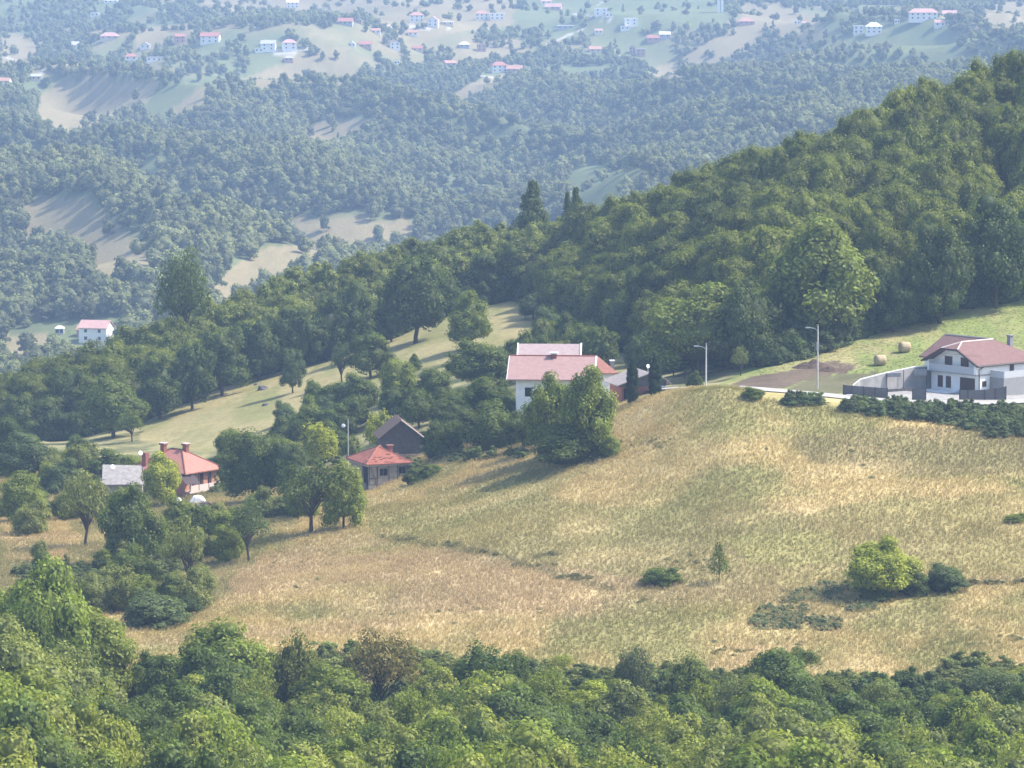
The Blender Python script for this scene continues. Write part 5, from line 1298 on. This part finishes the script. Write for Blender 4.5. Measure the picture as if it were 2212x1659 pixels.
strip("ditch_scrub", [(2110, 1262, 30, 4), (2180, 1258, 40, 4), (860, 1165, 40, 3), (950, 1178, 50, 3), (1050, 1195, 50, 4), (1150, 1222, 50, 4), (1240, 1250, 40, 4), (1190, 1200, 30, 4)],
      (.25, .6), (.8, 1.6), (.16,.17,.07), "scrubby green growth along the shallow ditches of the dry field", 60, .15)
strip("field_weeds", [(880, 1345, 200, 30), (1250, 1330, 300, 40), (1500, 1215, 120, 20), (2100, 1400, 110, 25), (1650, 1400, 120, 20), (700, 1230, 150, 50), (1400, 960, 60, 20), (1800, 1000, 200, 40)],
      (.2, .45), (.5, 1.2), (.26,.26,.11), "scattered green weeds standing in the dry grass", 130, .25)
strip("farm_undergrowth", [(150, 1070, 120, 25), (420, 1130, 60, 16), (620, 1105, 60, 16), (120, 1250, 100, 20), (330, 1240, 60, 20), (650, 985, 90, 20), (1000, 990, 70, 8), (880, 1020, 30, 8), (480, 1060, 30, 10), (60, 1075, 50, 30), (1160, 990, 90, 8)],
      (.8, 2.2), (1.5, 3.2), (.14,.17,.06), "rough undergrowth between the farm trees", 210, .25)
strip("near_wood_scrub", [(600, 1425, 60, 14), (760, 1410, 80, 22), (900, 1420, 70, 18), (1050, 1440, 100, 18), (1230, 1450, 90, 16), (1380, 1455, 80, 16), (1520, 1450, 80, 16), (1640, 1460, 80, 16), (1800, 1465, 80, 18), (1930, 1470, 90, 18), (2060, 1470, 80, 20), (2180, 1460, 70, 24), (2100, 1440, 80, 20)],
      (.5, 2.0), (1.4, 3.8), (.17, .195, .06), "tangled scrub where the near wood meets the dry field", 420, .3, 398)
strip("near_wood_undergrowth", [(x_, 1520, 110, 40) for x_ in range(500, 2300, 150)],
      (1.0, 3.2), (1.8, 4.2), (.10, .14, .045), "leafy undergrowth filling the gaps between the near wood's trees", 620, .3, 385)
# maize beside the wood
def maize(seed):
    rng = np.random.default_rng(seed); V = []; Fv = []; L = []
    for b in range(12):
        z = .15 + b * .14; a = rng.uniform(0, 6.28); d = np.array([math.cos(a), math.sin(a), 0]); t = np.array([-d[1], d[0], 0]) * .05
        p = np.array([0, 0, z]); m_ = p + d * .3 + np.array([0, 0, .28]); e_ = p + d * .6 + np.array([0, 0, .08]); k = len(V)
        V += [p - t, p + t, m_ + t, m_ - t, e_ + t * .3, e_ - t * .3]; Fv += [(k, k+1, k+2, k+3), (k+3, k+2, k+4, k+5)]; L += [rng.uniform(.2, .9)] * 6
    for a in (0, 1.57):
        t = np.array([math.cos(a), math.sin(a), 0]) * .035; k = len(V)
        V += [-t, t, t * .6 + np.array([0, 0, 2.2]), -t * .6 + np.array([0, 0, 2.2])]; Fv.append((k, k+1, k+2, k+3)); L += [.5] * 4
    return np_mesh("maize_plant", V, Fv, [M_GRASS], {"leaf": ('FLOAT', 'POINT', L)})
MZ = [maize(350 + i) for i in range(3)]
P = []
for i in range(420):
    x = random.uniform(1655, 1905); yb = np.interp(x, [1655, 1750, 1900], [782, 757, 708]) + random.uniform(-5, 7)
    P.append(hit(x, yb, 570, 640))
n = len(P); sc = RNG.uniform(.7, 1.15, n)
scatter("maize_rows", P, np.stack([sc * 1.3, sc * 1.3, sc], 1), RNG.uniform(0, 6.28, n), RNG.integers(0, 3, n), np.array((.24,.31,.09)) * RNG.uniform(.7, 1.3, (n, 1)), MZ, "strip of green maize plants along the foot of the wood")

# bushes that close the wood's lower edge
P = []; S = []; T = []
for i in range(620):
    s0 = random.uniform(-.15, .15); D0 = float(dcurve(D_MEAD, s0)) + random.uniform(-2.5, 5); X0 = s0 * D0
    w0 = random.uniform(3.2, 6.2); P.append((X0, D0, float(zat(X0, D0)) - .2)); S.append((w0, w0, random.uniform(2.5, 6))); f_ = random.uniform(.8, 1.2); T.append([c * f_ for c in DK])
scatter("wood_edge_undergrowth", P, S, RNG.uniform(0, 6.28, 620), RNG.integers(0, 3, 620), np.array(T), [crown("edge_leaves", 360 + i, lobes=26, per=120, size=.034, kind='shrub', mats=[M_LEAFI])[0] for i in range(3)], "shady undergrowth closing the lower edge of the ridge wood")
HAZE=1.7e-4
# ------------------------------------------------------------ haze
hm = bpy.data.materials.new("haze"); hm.use_nodes = True
nt = hm.node_tree; nt.nodes.clear()
o_ = nt.nodes.new("ShaderNodeOutputMaterial"); pv = nt.nodes.new("ShaderNodeVolumePrincipled")
pv.inputs["Color"].default_value = (.48, .68, 1.0, 1); pv.inputs["Density"].default_value = HAZE
pv.inputs["Anisotropy"].default_value = 0.0
nt.links.new(pv.outputs[0], o_.inputs["Volume"])
x1 = 1160; z0 = float(ZT.min()) - 3; z1 = max(CAMZ + 4, float(ZT.max()) + 25)
hz = MB().box(-x1, x1, -20, 5260, z0, z1).build("haze", hm)
tag(hz, "pale blue summer haze lying over the far valley and hills", None, None, "stuff")
